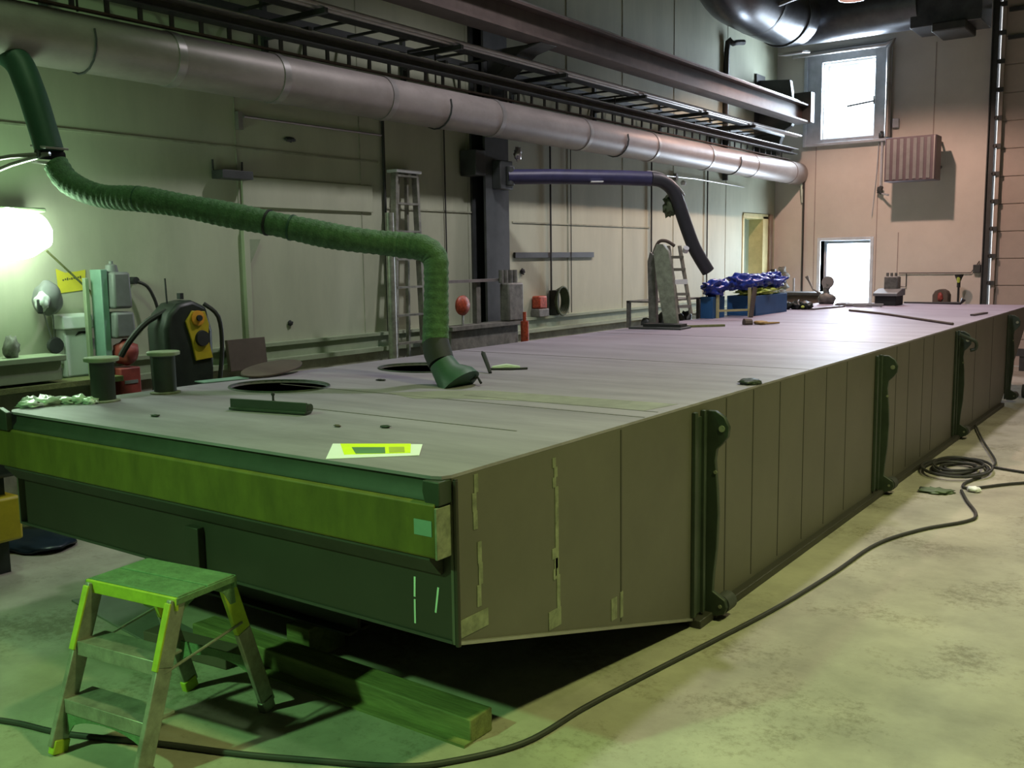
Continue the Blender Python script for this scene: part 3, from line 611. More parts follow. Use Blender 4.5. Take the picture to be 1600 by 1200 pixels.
# ------------------------------------------------------------ heater and fittings on far wall
t = thing('fan_heater', 'grey fan heater with vertical louvres high on the far wall', 'heater', (-4.28, 17.45, 3.14))
MB().box((-4.69, 17.42, 3.14), (-3.87, 17.80, 3.87)).build('casing', slotm, t, bevel=.01)
for k in range(7):
    x = -4.66+k*.108
    MB().box((x, 17.405, 3.17), (x+.055, 17.418, 3.84), rot(0, 0, 12)).build('louvre', grey, t)
MB().box((-3.905, 17.40, 3.15), (-3.885, 17.425, 3.86)).build('edge_strip', galv, t)
for x in (-4.6, -3.95): MB().bar((x, 17.78, 3.8), (x, 18.199, 3.8), .03, .03).bar((x, 17.78, 3.25), (x, 18.199, 3.4), .03, .03).build('wall_arm', colst, t)
t = thing('heater_pipe', 'thin pale pipes with valves dropping left of the heater', 'pipe', (-4.95, 18.1, 3))
MB().tube([(-4.93, 18.12, 4.3), (-4.93, 18.12, 3.0), (-4.75, 17.95, 2.95)], .02, 8).tube([(-4.99, 18.15, 3.95), (-5.02, 18.15, 3.3), (-5.08, 18.17, 2.6)], .008, 6).build('pipe_run', trimw, t)
for z in (4.0, 3.05): MB().blob((-4.93, 18.10, z), (.05, .05, .07), z, .3).build('valve', colst, t)
MB().box((-4.77, 18.12, 4.12), (-4.66, 18.199, 4.28)).build('junction_box', trimw, t, bevel=.01)
tag(MB().tube([(-6.40, 18.17, 3.20), (-6.36, 18.16, 3.15), (-6.33, 18.16, 3.3), (-6.33, 18.16, 0)], .018, 8, smooth=3).build('black_cable', rubber), 'black cable running down the far wall left of the window', 'cable')
t = thing('air_line', 'thin black air line along the far wall with a drop', 'pipe', (-4, 18.15, 1.58))
MB().tube([(-4.58, 18.17, 1.58), (-3.40, 18.17, 1.58), (-3.33, 18.17, 1.68), (-3.27, 18.17, 1.78)], .009, 6).tube([(-4.45, 18.17, 1.57), (-4.45, 18.17, 1.34), (-4.55, 18.17, 1.34)], .009, 6).build('pipe_run', rubber, t)
tag(MB().box((-3.36, 18.12, 1.58), (-3.24, 18.19, 1.72)).build('wall_socket', colst, bevel=.01), 'small dark socket beside the big door track', 'socket')

# post lamp shaped stand and red machine, at far wall (standing on floor)
t = thing('torch_stand', 'thin black stand with a funnel top by the far wall', 'stand', (-3.57, 17.9, 0))
MB().cyl((-3.53, 17.9, .02), (-3.53, 17.9, 1.38), .018, n=10).build('pole', black, t)
MB().lathe([(.03, 0), (.028, .10), (.07, .20), (.075, .22)], (-3.53, 17.9, 1.34), n=14).build('funnel', black, t)
MB().lathe([(.02, 0), (.045, .12), (.0, .13)], (-3.53, 17.88, 1.42), n=10).build('lens', lime, t)
MB().lathe([(.09, 0), (.09, .02), (.03, .04)], (-3.50, 17.9, 0), n=20).build('base', black, t)
t = thing('gas_heater', 'rounded dark red machine top just behind the far deck edge', 'machine', (-3.78, 17.7, 0))
MB().box((-3.92, 17.5, 0), (-3.62, 17.85, 1.07), None).build('body', colst, t, bevel=.02)
MB().prism([(-3.87, 1.07), (-3.87, 1.22), (-3.83, 1.29), (-3.77, 1.315), (-3.71, 1.315), (-3.65, 1.28), (-3.62, 1.22), (-3.62, 1.07)], 'y', 17.55, 17.8).build('hood', brownbox, t, bevel=.015)
MB().blob((-3.74, 17.54, 1.19), (.04, .02, .07), 3, .3).build('rusty_mark', red, t, label='rusty red mark')
# bench and vice along the far wall
t = thing('work_bench', 'dark low work bench in front of the far lower window', 'bench', (-5.8, 17.2, 0))
MB().box((-6.36, 16.9, 1.22), (-5.55, 17.5, 1.27)).build('bench_top', colst, t, bevel=.006)
MB().box((-6.33, 16.95, .3), (-5.6, 17.45, 1.22)).build('bench_body', brownbox, t)
for x in (-6.33, -5.66): MB().box((x, 16.95, 0), (x+.06, 17.01, .3)).box((x, 17.38, 0), (x+.06, 17.44, .3)).build('leg', colst, t)
t = thing('bench_grinder', 'grey angled tool with round wheel against the bright lower window', 'grinder', (-5.1, 15.9, Z))
t.location = (-4.75, 14.95, Z); t.matrix_world = Matrix.Translation((-4.75, 14.95, Z)); OFF[t.name] = Vector((-4.75, 14.95, Z))
MB().blob((-4.82, 14.95, Z+.08), (.13, .10, .09), 2, .2, flat=Z).build('body', greycab, t)
MB().tube([(-4.82, 14.95, Z+.14), (-4.83, 14.95, Z+.22), (-4.79, 14.95, Z+.30)], [.05, .045, .05], 10).build('neck', greycab, t)
MB().lathe([(.09, -.015), (.095, 0), (.09, .015)], (-4.80, 14.93, Z+.33), rot(80, 12, 0), 20).build('wheel', galv, t)
MB().tube([(-4.93, 14.98, Z+.16), (-5.05, 15.0, Z+.22), (-5.13, 15.02, Z+.36), (-5.16, 15.02, Z+.42)], [.015, .012, .016, .03], 8).build('lever', greycab, t)
t = thing('cable_tangle', 'tangle of grey cables on the deck below the lower window', 'cables', (-4.3, 14.4, Z))
b = MB()
for k in range(7):
    cx, cy = -4.35+.06*k, 14.5-.05*k; rr_ = .12+.02*(k % 3)
    b.tube([(cx+rr_*1.6*math.cos(a*.5+k), cy+rr_*math.sin(a*.5+k), Z+.012+.012*(k % 3)) for a in range(12)], .009, 6, smooth=2)
b.build('cables', grey, t)
t = thing('welding_machine', 'dark boxy machine with a cast grey unit on the far deck', 'machine', (-3.85, 14.85, Z))
MB().box((-4.02, 14.65, Z+.0), (-3.72, 15.05, Z+.17)).build('cabinet', black, t, bevel=.01)
MB().prism([(14.62, Z+.14), (14.62, Z+.18), (14.9, Z+.24), (15.08, Z+.24), (15.08, Z+.14)], 'x', -4.04, -3.70).build('sloped_lid', grey, t, bevel=.006)
MB().box((-3.96, 14.88, Z+.22), (-3.76, 15.06, Z+.42)).build('cast_unit', greycab, t, bevel=.02)
for x in (-3.93, -3.87, -3.81): MB().cyl((x, 14.96, Z+.41), (x, 14.96, Z+.47), .02, n=10).build('terminal', greycab, t)
tag(MB().tube([(-3.72, 15.1, Z+.03), (-3.3, 15.25, Z+.02), (-2.98, 15.3, Z+.02), (-2.94, 15.3, Z+.08)], [.012, .014, .02, .035], 8).build('torch_cable', rubber), 'black torch lead along the far deck edge', 'cable')

# ------------------------------------------------------------ mid items: folded steps, blue crates
t = thing('folded_steps', 'upright folded aluminium steps standing on a dark plate on the deck', 'step ladder', (-4.72, 9.45, Z))
MB().box((-4.98, 9.00, Z), (-4.40, 9.30, Z+.02), rot(0, 0, 5)).build('base_plate', colst, t, bevel=.003)
MB().box((-4.86, 9.10, Z+.02), (-4.44, 9.28, Z+.05), rot(0, 0, 5)).build('foot_block', black, t)
R_ = rot(0, -4, 35)
def rib(pts, r): return [Vector(p) for p in pts]
MB().prism([(-4.71, Z+.04), (-4.55, Z+.04), (-4.62, Z+.62), (-4.66, Z+.80), (-4.72, Z+.88), (-4.80, Z+.88), (-4.84, Z+.80), (-4.80, Z+.5)], 'y', 9.28, 9.33).build('front_stile', alu, t, bevel=.006)
MB().prism([(-4.93, Z+.04), (-4.84, Z+.04), (-4.86, Z+.76), (-4.92, Z+.80), (-4.95, Z+.7)], 'y', 9.36, 9.42).build('rear_stile', greycab, t, bevel=.006)
b = MB().bar((-4.60, 9.40, Z+.14), (-4.72, 9.40, Z+.86), .022, .05).bar((-4.50, 9.50, Z+.14), (-4.64, 9.50, Z+.86), .022, .05)
b.build('ladder_stile', alu, t)
for k in range(5):
    z = Z+.22+.13*k; MB().bar((-4.605-.0215*k, 9.40, z), (-4.505-.024*k, 9.50, z), .05, .03 if k != 2 else .05).build('rung', railst if k != 2 else white, t)
MB().tube([(-4.86, 9.33, Z+.78), (-4.80, 9.33, Z+.90), (-4.72, 9.35, Z+.91), (-4.66, 9.42, Z+.86)], .018, 8, smooth=4).build('top_clamp', brownbox, t)
tag(MB().bar((-4.50, 9.42, Z+.012), (-4.22, 9.72, Z+.012), .06, .022).build('timber_offcut', wood), 'small timber offcut lying right of the folded steps', 'timber')

def crate(name, label, x0, x1, y0, y1, h, group):
    t = thing(name, label, 'crate', ((x0+x1)/2, (y0+y1)/2, Z), group)
    w_ = .012
    MB().box((x0, y0, Z), (x1, y1, Z+.02)).box((x0, y0, Z+.02), (x0+w_, y1, Z+h)).box((x1-w_, y0, Z+.02), (x1, y1, Z+h)).box((x0+w_, y0, Z+.02), (x1-w_, y0+w_, Z+h)).box((x0+w_, y1-w_, Z+.02), (x1-w_, y1, Z+h)).build('shell', blue, t, bevel=.004)
    for y in (y0-.006, y1+.006): MB().bar((x0+.02, y, Z+h*.96), (x1-.02, y, Z+h*.96), .012, .02).build('rim', blue, t)
    return t
crate('blue_crate', 'narrow blue crate left of the wooden frame, topped by a bag', -5.04, -4.88, 10.9, 11.25, .26, None)
crate('blue_crate', 'wide blue crate at the deck edge near the doorway', -5.0, -4.62, 11.6, 12.7, .25, None)
t = thing('plastic_bag', 'crumpled blue plastic bag on the narrow crate under the suction arm', 'bag', (-4.96, 11.05, Z+.26))
MB().blob((-4.95, 11.08, Z+.36), (.13, .2, .10), 2, .28, 2.4, 4).blob((-4.88, 11.2, Z+.39), (.07, .1, .07), 8, .3, 2.5, 3).build('film', bluebag, t)
t = thing('plastic_bag', 'long crumpled dark blue plastic bag over the wide blue crate', 'bag', (-4.8, 12.1, Z+.35))
b = MB()
for i, (y, r) in enumerate(((11.55, .16), (11.8, .2), (12.1, .2), (12.4, .19), (12.65, .14))): b.blob((-4.8, y, Z+.42), (.17, r, .095), i+11, .28, 2.4, 4)
b.build('film', bluebag, t)
tag(MB().blob((-4.80, 12.12, Z+.29), (.17, .52, .06), 5, .25, 4, 4).build('lime_packaging', lime), 'lime yellow packaging sticking out of the wide crate', 'packaging')
t = thing('wooden_frame', 'light wooden stool frame in front of the blue crates', 'frame', (-4.75, 11.2, Z))
for x, y, h in ((-4.86, 11.0, .30), (-4.60, 11.35, .36)): MB().bar((x, y, Z), (x-.0, y, Z+h), .03, .03).build('leg', creamj, t)
MB().bar((-4.86, 11.0, Z+.09), (-4.60, 11.35, Z+.09), .02, .025).build('rail', creamj, t)
MB().bar((-4.56, 11.30, Z+.0), (-4.56, 11.42, Z+.36), .04, .05).build('dark_post', brownbox, t, label='dark upright')
t = thing('parts_rack', 'low grey rack with clutter left of the narrow blue crate', 'rack', (-5.2, 10.6, 0))
for x, y in ((-5.16, 9.95), (-5.16, 11.1), (-5.5, 9.95), (-5.5, 11.1)): MB().box((x-.02, y-.02, 0), (x+.02, y+.02, 1.42)).build('post', greycab, t)
for z in (.6, 1.05, 1.40): MB().box((-5.52, 9.93, z), (-5.14, 11.12, z+.02)).build('shelf', greycab, t)
b = MB()
for k in range(10): b.blob((-5.32+.04*(k % 3), 10.05+.11*k, 1.07+.07), (.07, .055, .075+.02*(k % 3)), k, .3, 3, 2, flat=1.071)
b.build('clutter', colst, t, label='jumble of dark machine parts')
t = thing('dark_rag_heap', 'dark green rag heap with a lime tag on the far left deck', 'rags', (-4.75, 12.6, Z))
b = MB()
for k, (x, y, r) in enumerate(((-4.85, 13.2, .11), (-4.70, 13.3, .09), (-4.57, 13.3, .08))): b.blob((x, y, Z+.05), (r, r, .06), k+3, .45, 4, 3, flat=Z+.001)
b.build('rags', blackm, t); MB().blob((-4.58, 13.20, Z+.04), (.025, .02, .018), 2, .1).build('tag', lime, t)
t = thing('white_post', 'slim white post with black cap beside the doorway', 'post', (-6.4, 17.0, 0))
MB().box((-6.50, 17.03, 0), (-6.44, 17.09, 1.62)).build('shaft', white, t, bevel=.004); MB().box((-6.51, 17.02, 1.62), (-6.43, 17.10, 1.68)).build('cap', black, t)
t = thing('valve_manifold', 'grey cluster of valves and pipes in the far left corner', 'valves', (-6.6, 17.8, 0))
b = MB()
for k in range(9): b.blob((-6.62+.06*(k % 2), 17.9, .85+.1*k), (.08, .06, .06), k, .35, 3, 2)
b.build('valves', greycab, t); MB().cyl((-6.6, 17.95, 0), (-6.6, 17.95, 1.72), .03, n=10).cyl((-6.42, 17.98, 0), (-6.42, 17.98, 1.5), .02, n=10).build('riser', galv, t)

# tall ladder
t = thing('tall_step_ladder', 'tall aluminium step ladder leaning on the left wall', 'ladder', (-6.4, 7.7, 0))
def xl(z): return -6.50-.28*(z/2.85)
for y0, y1 in ((7.0, 7.41), (7.52, 7.72)):
    MB().bar((xl(0), y0, 0), (xl(2.8), y1, 2.8), .035, .07, up=(1, 0, 0)).build('stile', alu, t)
for y0, y1 in ((7.15, 7.50), (7.42, 7.63)):
    MB().bar((-6.68, y0, 0), (xl(2.8)-.04, y1, 2.8), .025, .04, up=(1, 0, 0)).build('rear_leg', alu, t)
for k in range(10):
    z = .28*k+.25; f_ = z/2.8; MB().bar((xl(z), 7.0+.41*f_, z), (xl(z), 7.52+.20*f_, z), .08, .02, up=(0, 0, 1)).build('rung', alu, t)
MB().box((xl(2.8)-.08, 7.38, 2.80), (xl(2.8)+.06, 7.76, 2.83)).build('top_cap', white, t, bevel=.005, label='pale top platform')
# tall pipe post in front
tag(MB().cyl((-6.15, 6.64, 0), (-6.15, 6.64, 2.35), .04, n=16).build('pipe_post', alu), 'thick grey pipe post in front of the tall ladder', 'post')

# grey machine bench near the column
t = thing('machine_rack', 'grey steel rack and machine table before the dark column', 'rack', (-6.3, 8.1, 0))
for y in (7.66, 8.22, 8.80): MB().box((-6.42, y-.035, 1.24), (-6.36, y+.035, 1.68)).build('post', greycab, t)
MB().box((-6.43, 7.60, 1.68), (-6.33, 8.9, 1.71)).build('top_rail', galv, t)
MB().box((-6.44, 7.60, 1.20), (-6.22, 8.92, 1.24)).build('shelf', greycab, t)
MB().box((-6.42, 7.62, 0), (-6.26, 8.8, 1.2)).build('base_cabinet', greycab, t, bevel=.01)
MB().box((-6.35, 8.58, 1.24), (-6.22, 8.86, 1.66)).build('gear_box', greycab, t, bevel=.02)
for k in range(4): MB().cyl((-6.30, 8.55+.085*k, 1.66), (-6.30, 8.55+.085*k, 1.80), .028, n=10).build('cylinder', greycab, t)
t = thing('alarm_bell', 'round red bell on the rack shelf behind the green hose', 'bell', (-6.3, 7.85, 1.3))
MB().lathe([(0, 0), (.10, .005), (.105, .03), (.09, .05), (.03, .07), (0, .072)], (-6.30, 7.84, 1.45), rot(0, 90, 0), 24).build('dome', redor, t)
MB().cyl((-6.28, 7.84, 1.24), (-6.28, 7.84, 1.36), .012, n=8).build('stem', galv, t)
tag(MB().cyl((-6.13, 8.74, 0), (-6.13, 8.74, 1.24), .045).cyl((-6.13, 8.74, 1.24), (-6.13, 8.74, 1.34), .02).build('fire_extinguisher', redor), 'slim red cylinder at the right foot of the machine rack', 'extinguisher')
t = thing('warning_lamp', 'small red lamp box on the wall ledge left of the dark coil', 'lamp', (XW+.07, 10.05, 1.2))
MB().box((XW+.01, 9.98, 1.30), (XW+.13, 10.16, 1.46)).build('lens', redor, t, bevel=.02); MB().box((XW+.01, 9.96, 1.2), (XW+.14, 10.18, 1.30)).build('base', greycab, t, bevel=.01)
t = thing('hose_coil', 'dark green coil hanging at the end of a black cable', 'coil', (XW+.1, 10.5, 1.3))
b = MB()
for k in range(5): b.tube([(XW+.06+.02*k, 10.50+(.11+.012*k)*math.cos(a)*(.9), 1.38+(.14+.01*k)*math.sin(a)) for a in [math.radians(18*i) for i in range(20)]], .014, 6, closed=True)
b.build('loops', greend, t); MB().box((XW+.01, 10.37, 1.2), (XW+.12, 10.45, 1.52)).build('hook_plate', blackm, t, bevel=.01)

# ------------------------------------------------------------ left wall corner items
t = thing('wall_lamp', 'blindingly bright work lamp at the left edge', 'lamp', (-6.75, 3.35, 2.1))
MB().blob((-6.62, 3.42, 2.13), (.10, .28, .17), 1, .06, 2, 4).build('diffuser', tubem, t)
MB().box((XW+.02, 3.2, 2.28), (-6.60, 3.66, 2.31)).box((XW, 3.3, 2.1), (XW+.12, 3.55, 2.3)).build('housing', shelfm, t, bevel=.01)
light('wall_lamp_light', 'POINT', (-6.40, 3.35, 2.15), 20, (.60, 1, .58), .12)
tag(MB().tube([(-6.75, 3.72, 2.02), (-6.80, 4.06, 1.72), (-6.83, 4.10, 1.66), (-6.83, 4.14, 1.15)], .008, 6).build('lamp_cable', wood), 'thin lamp cable slanting across the yellow notice', 'cable')
t = thing('welding_helmet', 'grey welding helmet hanging on the wall under the lamp', 'helmet', (-6.8, 3.7, 1.67))
MB().blob((XW+.13, 3.71, 1.68), (.09, .10, .125), 2, .08, 1.5, 4).build('shell', grey, t)
MB().blob((XW+.20, 3.63, 1.66), (.05, .045, .07), 4, .2, 2, 3).build('visor', white, t, label='shiny pale visor')
MB().box((XW+.21, 3.585, 1.58), (XW+.235, 3.62, 1.68)).build('knob', black, t, bevel=.008)
t = thing('round_pendant', 'dark round disc dangling on strings below the helmet', 'disc', (-6.8, 3.75, 1.34))
MB().lathe([(0, -.02), (.055, -.018), (.062, 0), (.055, .02), (0, .022)], (XW+.12, 3.75, 1.34), rot(0, 90, 0), 18).build('disc', colst, t)
MB().tube([(XW+.18, 3.64, 1.62), (XW+.13, 3.72, 1.40)], .005, 5).tube([(XW+.1, 3.76, 1.58), (XW+.1, 3.76, 1.38)], .004, 5).build('strings', grey, t)
t = thing('yellow_notice', 'yellow notice sheet pinned to the wall beside the lamp', 'notice', (XW, 3.97, 1.8))
MB().prism([(3.87, 1.71), (4.08, 1.73), (4.09, 1.88), (4.03, 1.87), (3.93, 1.86), (3.86, 1.89)], 'x', XW+.003, XW+.006).build('sheet', yelpaper, t, smooth=False)
m = MB()
for k in range(9): m.box((XW+.006, 3.905+.017*k, 1.800+.002*k+.004*(k % 2)), (XW+.0075, 3.915+.017*k, 1.812+.002*k+.004*(k % 3)))
m.build('scribble', ink, t, smooth=False)
t = thing('towel_dispenser', 'white paper towel dispenser on the wall', 'dispenser', (XW+.08, 3.93, 1.2))
MB().prism([(XW+.002, 1.45), (XW+.16, 1.45), (XW+.15, 1.545), (XW+.11, 1.56), (XW+.002, 1.56)], 'y', 3.80, 4.04).build('lid', white, t, bevel=.01)
MB().box((XW+.002, 3.82, 1.10), (XW+.13, 4.03, 1.45)).build('body', white, t, bevel=.012)
MB().prism([(3.90, 1.40), (3.93, 1.43), (3.99, 1.43), (3.99, 1.41), (3.95, 1.415)], 'x', XW+.13, XW+.134).build('slot', black, t)
MB().prism([(4.03, 1.42), (4.10, 1.33), (4.10, 1.29), (4.03, 1.29)], 'x', XW+.08, XW+.084).build('towel', paper, t, smooth=False)
t = thing('wall_shelf', 'pale green grey ledge cabinet at the left wall', 'shelf', (XW+.2, 3.2, 1.1))
MB().box((XW+.16, 2.2, 1.255), (XW+.42, 3.66, 1.295)).build('top_board', shelfm, t, bevel=.005)
MB().box((XW+.16, 2.2, 1.12), (XW+.38, 3.64, 1.255)).build('drawer_front', shelfm, t, bevel=.003)
MB().box((XW+.16, 2.2, 1.06), (XW+.40, 4.1, 1.10)).build('lower_board', wood, t, bevel=.003)
tag(MB().blob((XW+.3, 3.34, 1.36), (.05, .05, .075), 4, .25, 3, 3).build('small_jar', greycab), 'small dark object on the wall ledge at the left border', 'jar')
t = thing('tool_cabinet', 'mint green upright post with grey boxes stacked on it', 'cabinet', (-6.75, 4.3, 0))
MB().box((XW+.16, 3.965, 0), (XW+.20, 3.995, 1.82)).build('back_post', shelfm, t, bevel=.004)
MB().box((XW+.16, 4.03, 0), (XW+.30, 4.085, 1.88)).build('mint_panel', mint, t, bevel=.006)
for z0, z1, d_ in ((1.59, 1.86, .155), (1.37, 1.565, .17)): MB().box((XW+.16, 4.088, z0), (XW+.36, 4.088+d_, z1), taper=(.95, .92)).build('grey_box', grey, t, bevel=.02)
MB().lathe([(.05, 0), (.04, .05), (.015, .06), (.015, .08), (0, .082)], (XW+.25, 4.15, 1.86), n=14).build('box_cap', grey, t)
MB().blob((XW+.30, 4.19, 1.26), (.09, .09, .10), 2, .12, 2, 3).build('red_pump', red, t, label='dull red pump body')
MB().box((XW+.18, 4.10, 0), (XW+.36, 4.27, 1.15)).build('red_box', red, t, bevel=.01, label='dark red box')
MB().box((XW+.36, 4.13, 1.03), (XW+.365, 4.24, 1.055)).build('box_label', grey, t)
t = thing('power_plug', 'black plug with cable curving down to the black welder', 'plug', (XW+.05, 4.5, 1.8))
MB().cyl((XW+.0, 4.47, 1.79), (XW+.07, 4.47, 1.79), .028).build('plug', black, t)
MB().tube([(XW+.07, 4.48, 1.78), (XW+.09, 4.55, 1.74), (XW+.10, 4.60, 1.64), (XW+.11, 4.62, 1.55)], .013, 8, smooth=4).build('cable', rubber, t)
# black/yellow welder
WX, WY = -6.15, 4.35
t = thing('wire_feed_welder', 'black rounded welder with orange and yellow dials behind the pontoon', 'welder', (WX, WY, 0))
MB().prism([(4.16, .55), (4.14, 1.45), (4.18, 1.56), (4.26, 1.63), (4.38, 1.65), (4.50, 1.60), (4.545, 1.42), (4.54, 1.1), (4.48, .55)], 'x', WX-.10, WX+.14).build('body', blackm, t, bevel=.03)
MB().box((WX-.25, 4.05, .06), (WX+.18, 4.55, .55)).build('cart_base', blackm, t, bevel=.02)
for dx in (-.2, .13):
    for y in (4.1, 4.5): MB().lathe([(.06, -.015), (.06, .015)], (WX+dx, y, .06), rot(0, 90, 0), 18).build('wheel', rubber, t)
MB().prism([(4.30, 1.50), (4.36, 1.575), (4.47, 1.565), (4.50, 1.47), (4.485, 1.37), (4.52, 1.22), (4.37, 1.21), (4.345, 1.35)], 'x', WX+.14, WX+.155).build('control_panel', yellow, t, bevel=.004, label='yellow control panel')
MB().lathe([(0, 0), (.055, .0), (.055, .012), (.02, .016), (0, .016)], (WX+.155, 4.40, 1.52), rot(0, 90, 0), 20).build('orange_dial', orange, t)
MB().lathe([(0, 0), (.022, .0), (.022, .018), (0, .018)], (WX+.17, 4.40, 1.52), rot(0, 90, 0), 14).build('dial_centre', black, t)
MB().lathe([(0, 0), (.06, .0), (.055, .02), (0, .022)], (WX+.155, 4.43, 1.37), rot(0, 90, 0), 20).build('black_dial', black, t)
MB().tube([(WX+.10, 4.50, 1.62), (WX+.16, 4.58, 1.52), (WX+.16, 4.60, 1.30), (WX+.14, 4.58, 1.05)], .016, 8, smooth=4).build('torch_lead', rubber, t)
MB().tube([(WX+.04, 4.22, 1.58), (WX, 4.08, 1.50), (WX-.05, 3.98, 1.38), (WX-.1, 3.93, 1.27)], .022, 8, smooth=4).build('supply_lead', rubber, t)
MB().cyl((WX, 4.26, 1.63), (WX, 4.255, 1.81), .007, n=6).build('rod_antenna', black, t)
MB().box((WX-.02, 4.36, 1.655), (WX+.02, 4.39, 1.70)).build('lifting_eye', black, t)

# low things left of the pontoon, on the floor
t = thing('yellow_machine_frame', 'yellow machine foot behind the pontoon front left corner', 'machine', (-6.2, 2.9, 0))
MB().box((-6.55, 2.55, .22), (-5.95, 3.0, .50)).build('body', yellow, t, bevel=.02)
MB().box((-6.58, 2.5, .62), (-5.95, 3.05, .9)).build('upper_body', blackm, t, bevel=.03)
MB().box((-6.5, 2.6, 0), (-6.05, 2.95, .62)).build('column', blackm, t)
t = thing('dark_mat', 'dark blue tarpaulin heap on the floor behind the pontoon corner', 'tarpaulin', (-6.3, 3.3, 0))
MB().blob((-6.55, 3.36, .03), (.36, .22, .06), 3, .1, 2, 4, flat=.002).build('tarpaulin', mat('dark_blue_tarp', (.008, .018, .035), .35), t)

# ------------------------------------------------------------ front floor items
t = thing('timber_beam', 'long timber beam lying under the pontoon bow, green light put into its colour', 'timber beam', (-3, 2.9, 0))
MB().box((-4.1, 2.86, 0), (-2.28, 3.0, .10), rot(0, 0, -1)).build('beam', wood, t, bevel=.006)
t2 = MB().box((-3.62, 2.80, 0), (-2.28, 2.858, .012)).build('foot_strip', wood, t)
t = thing('steel_beam', 'green-grey steel beam lying on blocks behind the step stool', 'steel beam', (-4, 3.2, 0))
MB().box((-4.9, 3.15, .16), (-3.2, 3.17, .30)).box((-4.9, 3.09, .16), (-3.2, 3.23, .172)).box((-4.9, 3.09, .288), (-3.2, 3.23, .30)).build('beam', frontst, t)
for x in (-4.7, -3.5): MB().box((x-.08, 3.04, 0), (x+.08, 3.28, .16)).build('block', wood, t, bevel=.005)
tag(MB().box((-4.25, 2.72, 0), (-3.68, 2.82, .09), rot(0, 0, 6)).build('brown_timber', brownbox, bevel=.005), 'brown timber behind the step stool', 'timber beam')
tag(MB().plate([(-5.20, 2.86), (-4.66, 2.78), (-4.20, 2.72), (-4.16, 2.96), (-4.62, 3.03), (-5.12, 3.06)], [], .001, .012).build('floor_plate', mat('dull_plate', (.16, .16, .15), .6), bevel=.002), 'dull grey plate flat on the floor left of the timber', 'plate')

# step stool
t = thing('step_stool', 'worn aluminium step stool with yellow edges, green light put into the tread colour', 'step stool', (-3.38, 2.25, 0))
c0 = Vector((-3.375, 2.235, 0)); aa = math.radians(7)
def Lp(x, y, z): return Vector((c0.x+x*math.cos(aa)-y*math.sin(aa), c0.y+x*math.sin(aa)+y*math.cos(aa), z))
TH = .655
ft = [(-.255, -.335), (.225, -.335)]; tp = [(-.225, -.135), (.235, -.135)]
def leg(x0, y0, x1, y1, nm):
    up = Lp(0, 1, 0)-Lp(0, 0, 0); s = -1 if y0 < 0 else 1
    zs = .40
    k = zs/TH
    mid = Lp(x0+(x1-x0)*k, y0+(y1-y0)*k, zs)
    a = MB(); 
    a.bar(Lp(x0, y0, .03), mid, .024, .075, up=up)
    lg = a.build('leg', alu, t, bevel=.004)
    MB().bar(mid, Lp(x1, y1, TH-.015), .024, .075, up=up).build('leg_upper', alu if s < 0 else yelgreen, lg, bevel=.004, label=None if s < 0 else 'yellow painted upper leg')
    if s < 0: MB().bar(mid+(Lp(0, -.040, 0)-Lp(0, 0, 0)), Lp(x1, y1-.040, TH-.015), .030, .010, up=up).build('leg_edge', yelgreen, lg, bevel=.003, label='yellow painted front edge')
    MB().bar(Lp(x0, y0, 0), Lp(x0+(x1-x0)*.08, y0+(y1-y0)*.08, .055), .034, .07, up=up).build('foot', yelgreen if x0 < 0 else alu, lg, bevel=.005)
    # flange lip along the leg
    return lg
leg(ft[0][0], ft[0][1], tp[0][0], tp[0][1], 0); leg(ft[1][0], ft[1][1], tp[1][0], tp[1][1], 1)
leg(-.235, .33, -.215, .125, 2); leg(.225, .33, .225, .125, 3)
def slab(x0, x1, y0, y1, z0, z1): 
    m = MB(); v = []
    for z in (z0, z1):
        for x, y in ((x0, y0), (x1, y0), (x1, y1), (x0, y1)): v.append(m.b.verts.new(Lp(x, y, z)))
    for f in ((3, 2, 1, 0), (4, 5, 6, 7), (0, 1, 5, 4), (1, 2, 6, 5), (2, 3, 7, 6), (3, 0, 4, 7)): m.b.faces.new([v[i] for i in f])
    return m
slab(-.245, .255, -.145, -.004, TH-.012, TH+.006).build('top_tread', treadm, t, bevel=.004)
slab(-.245, .255, .004, .145, TH-.012, TH+.006).build('top_tread', treadm, t, bevel=.004)
slab(-.25, .258, -.158, -.145, TH-.05, TH+.002).build('top_edge', yelgreen, t, bevel=.004, label='bright yellow front edge')
slab(-.25, .258, .145, .158, TH-.05, TH+.002).build('top_edge', treadm, t, bevel=.004)
for x in (-.258, .255): slab(x, x+.006, -.155, .155, TH-.025, TH+.0).build('side_edge', treadm, t, bevel=.002)
# rounded brackets at the top corner
for s in (-1, 1):
    pr = [(s*.155, TH-.005), (s*.165, TH-.12), (s*.135, TH-.12), (s*.10, TH-.06), (s*.05, TH-.035), (s*.0, TH-.028), (s*.0, TH-.005)]
    for x in (-.235, .228):
        m = MB()
        A = [m.b.verts.new(Lp(x, u, v)) for u, v in pr]; B = [m.b.verts.new(Lp(x+.01, u, v)) for u, v in pr]
        m.b.faces.new(A[::-1]); m.b.faces.new(B)
        for i in range(len(pr)): m.b.faces.new((A[i], A[(i+1) % len(pr)], B[(i+1) % len(pr)], B[i]))
        m.build('top_bracket', treadm, t)
for z, xw, nm in ((.43, .215, 0), (.215, .23, 1)):
    y = -.335+(.20)*(z/TH)
    st = slab(-xw-.01, xw, y-.03, y+.10, z-.012, z).build('step', alu, t, bevel=.003)
    slab(-xw-.01, xw, y-.036, y-.028, z-.055, z+.002).build('step_lip', alu, st, bevel=.002)
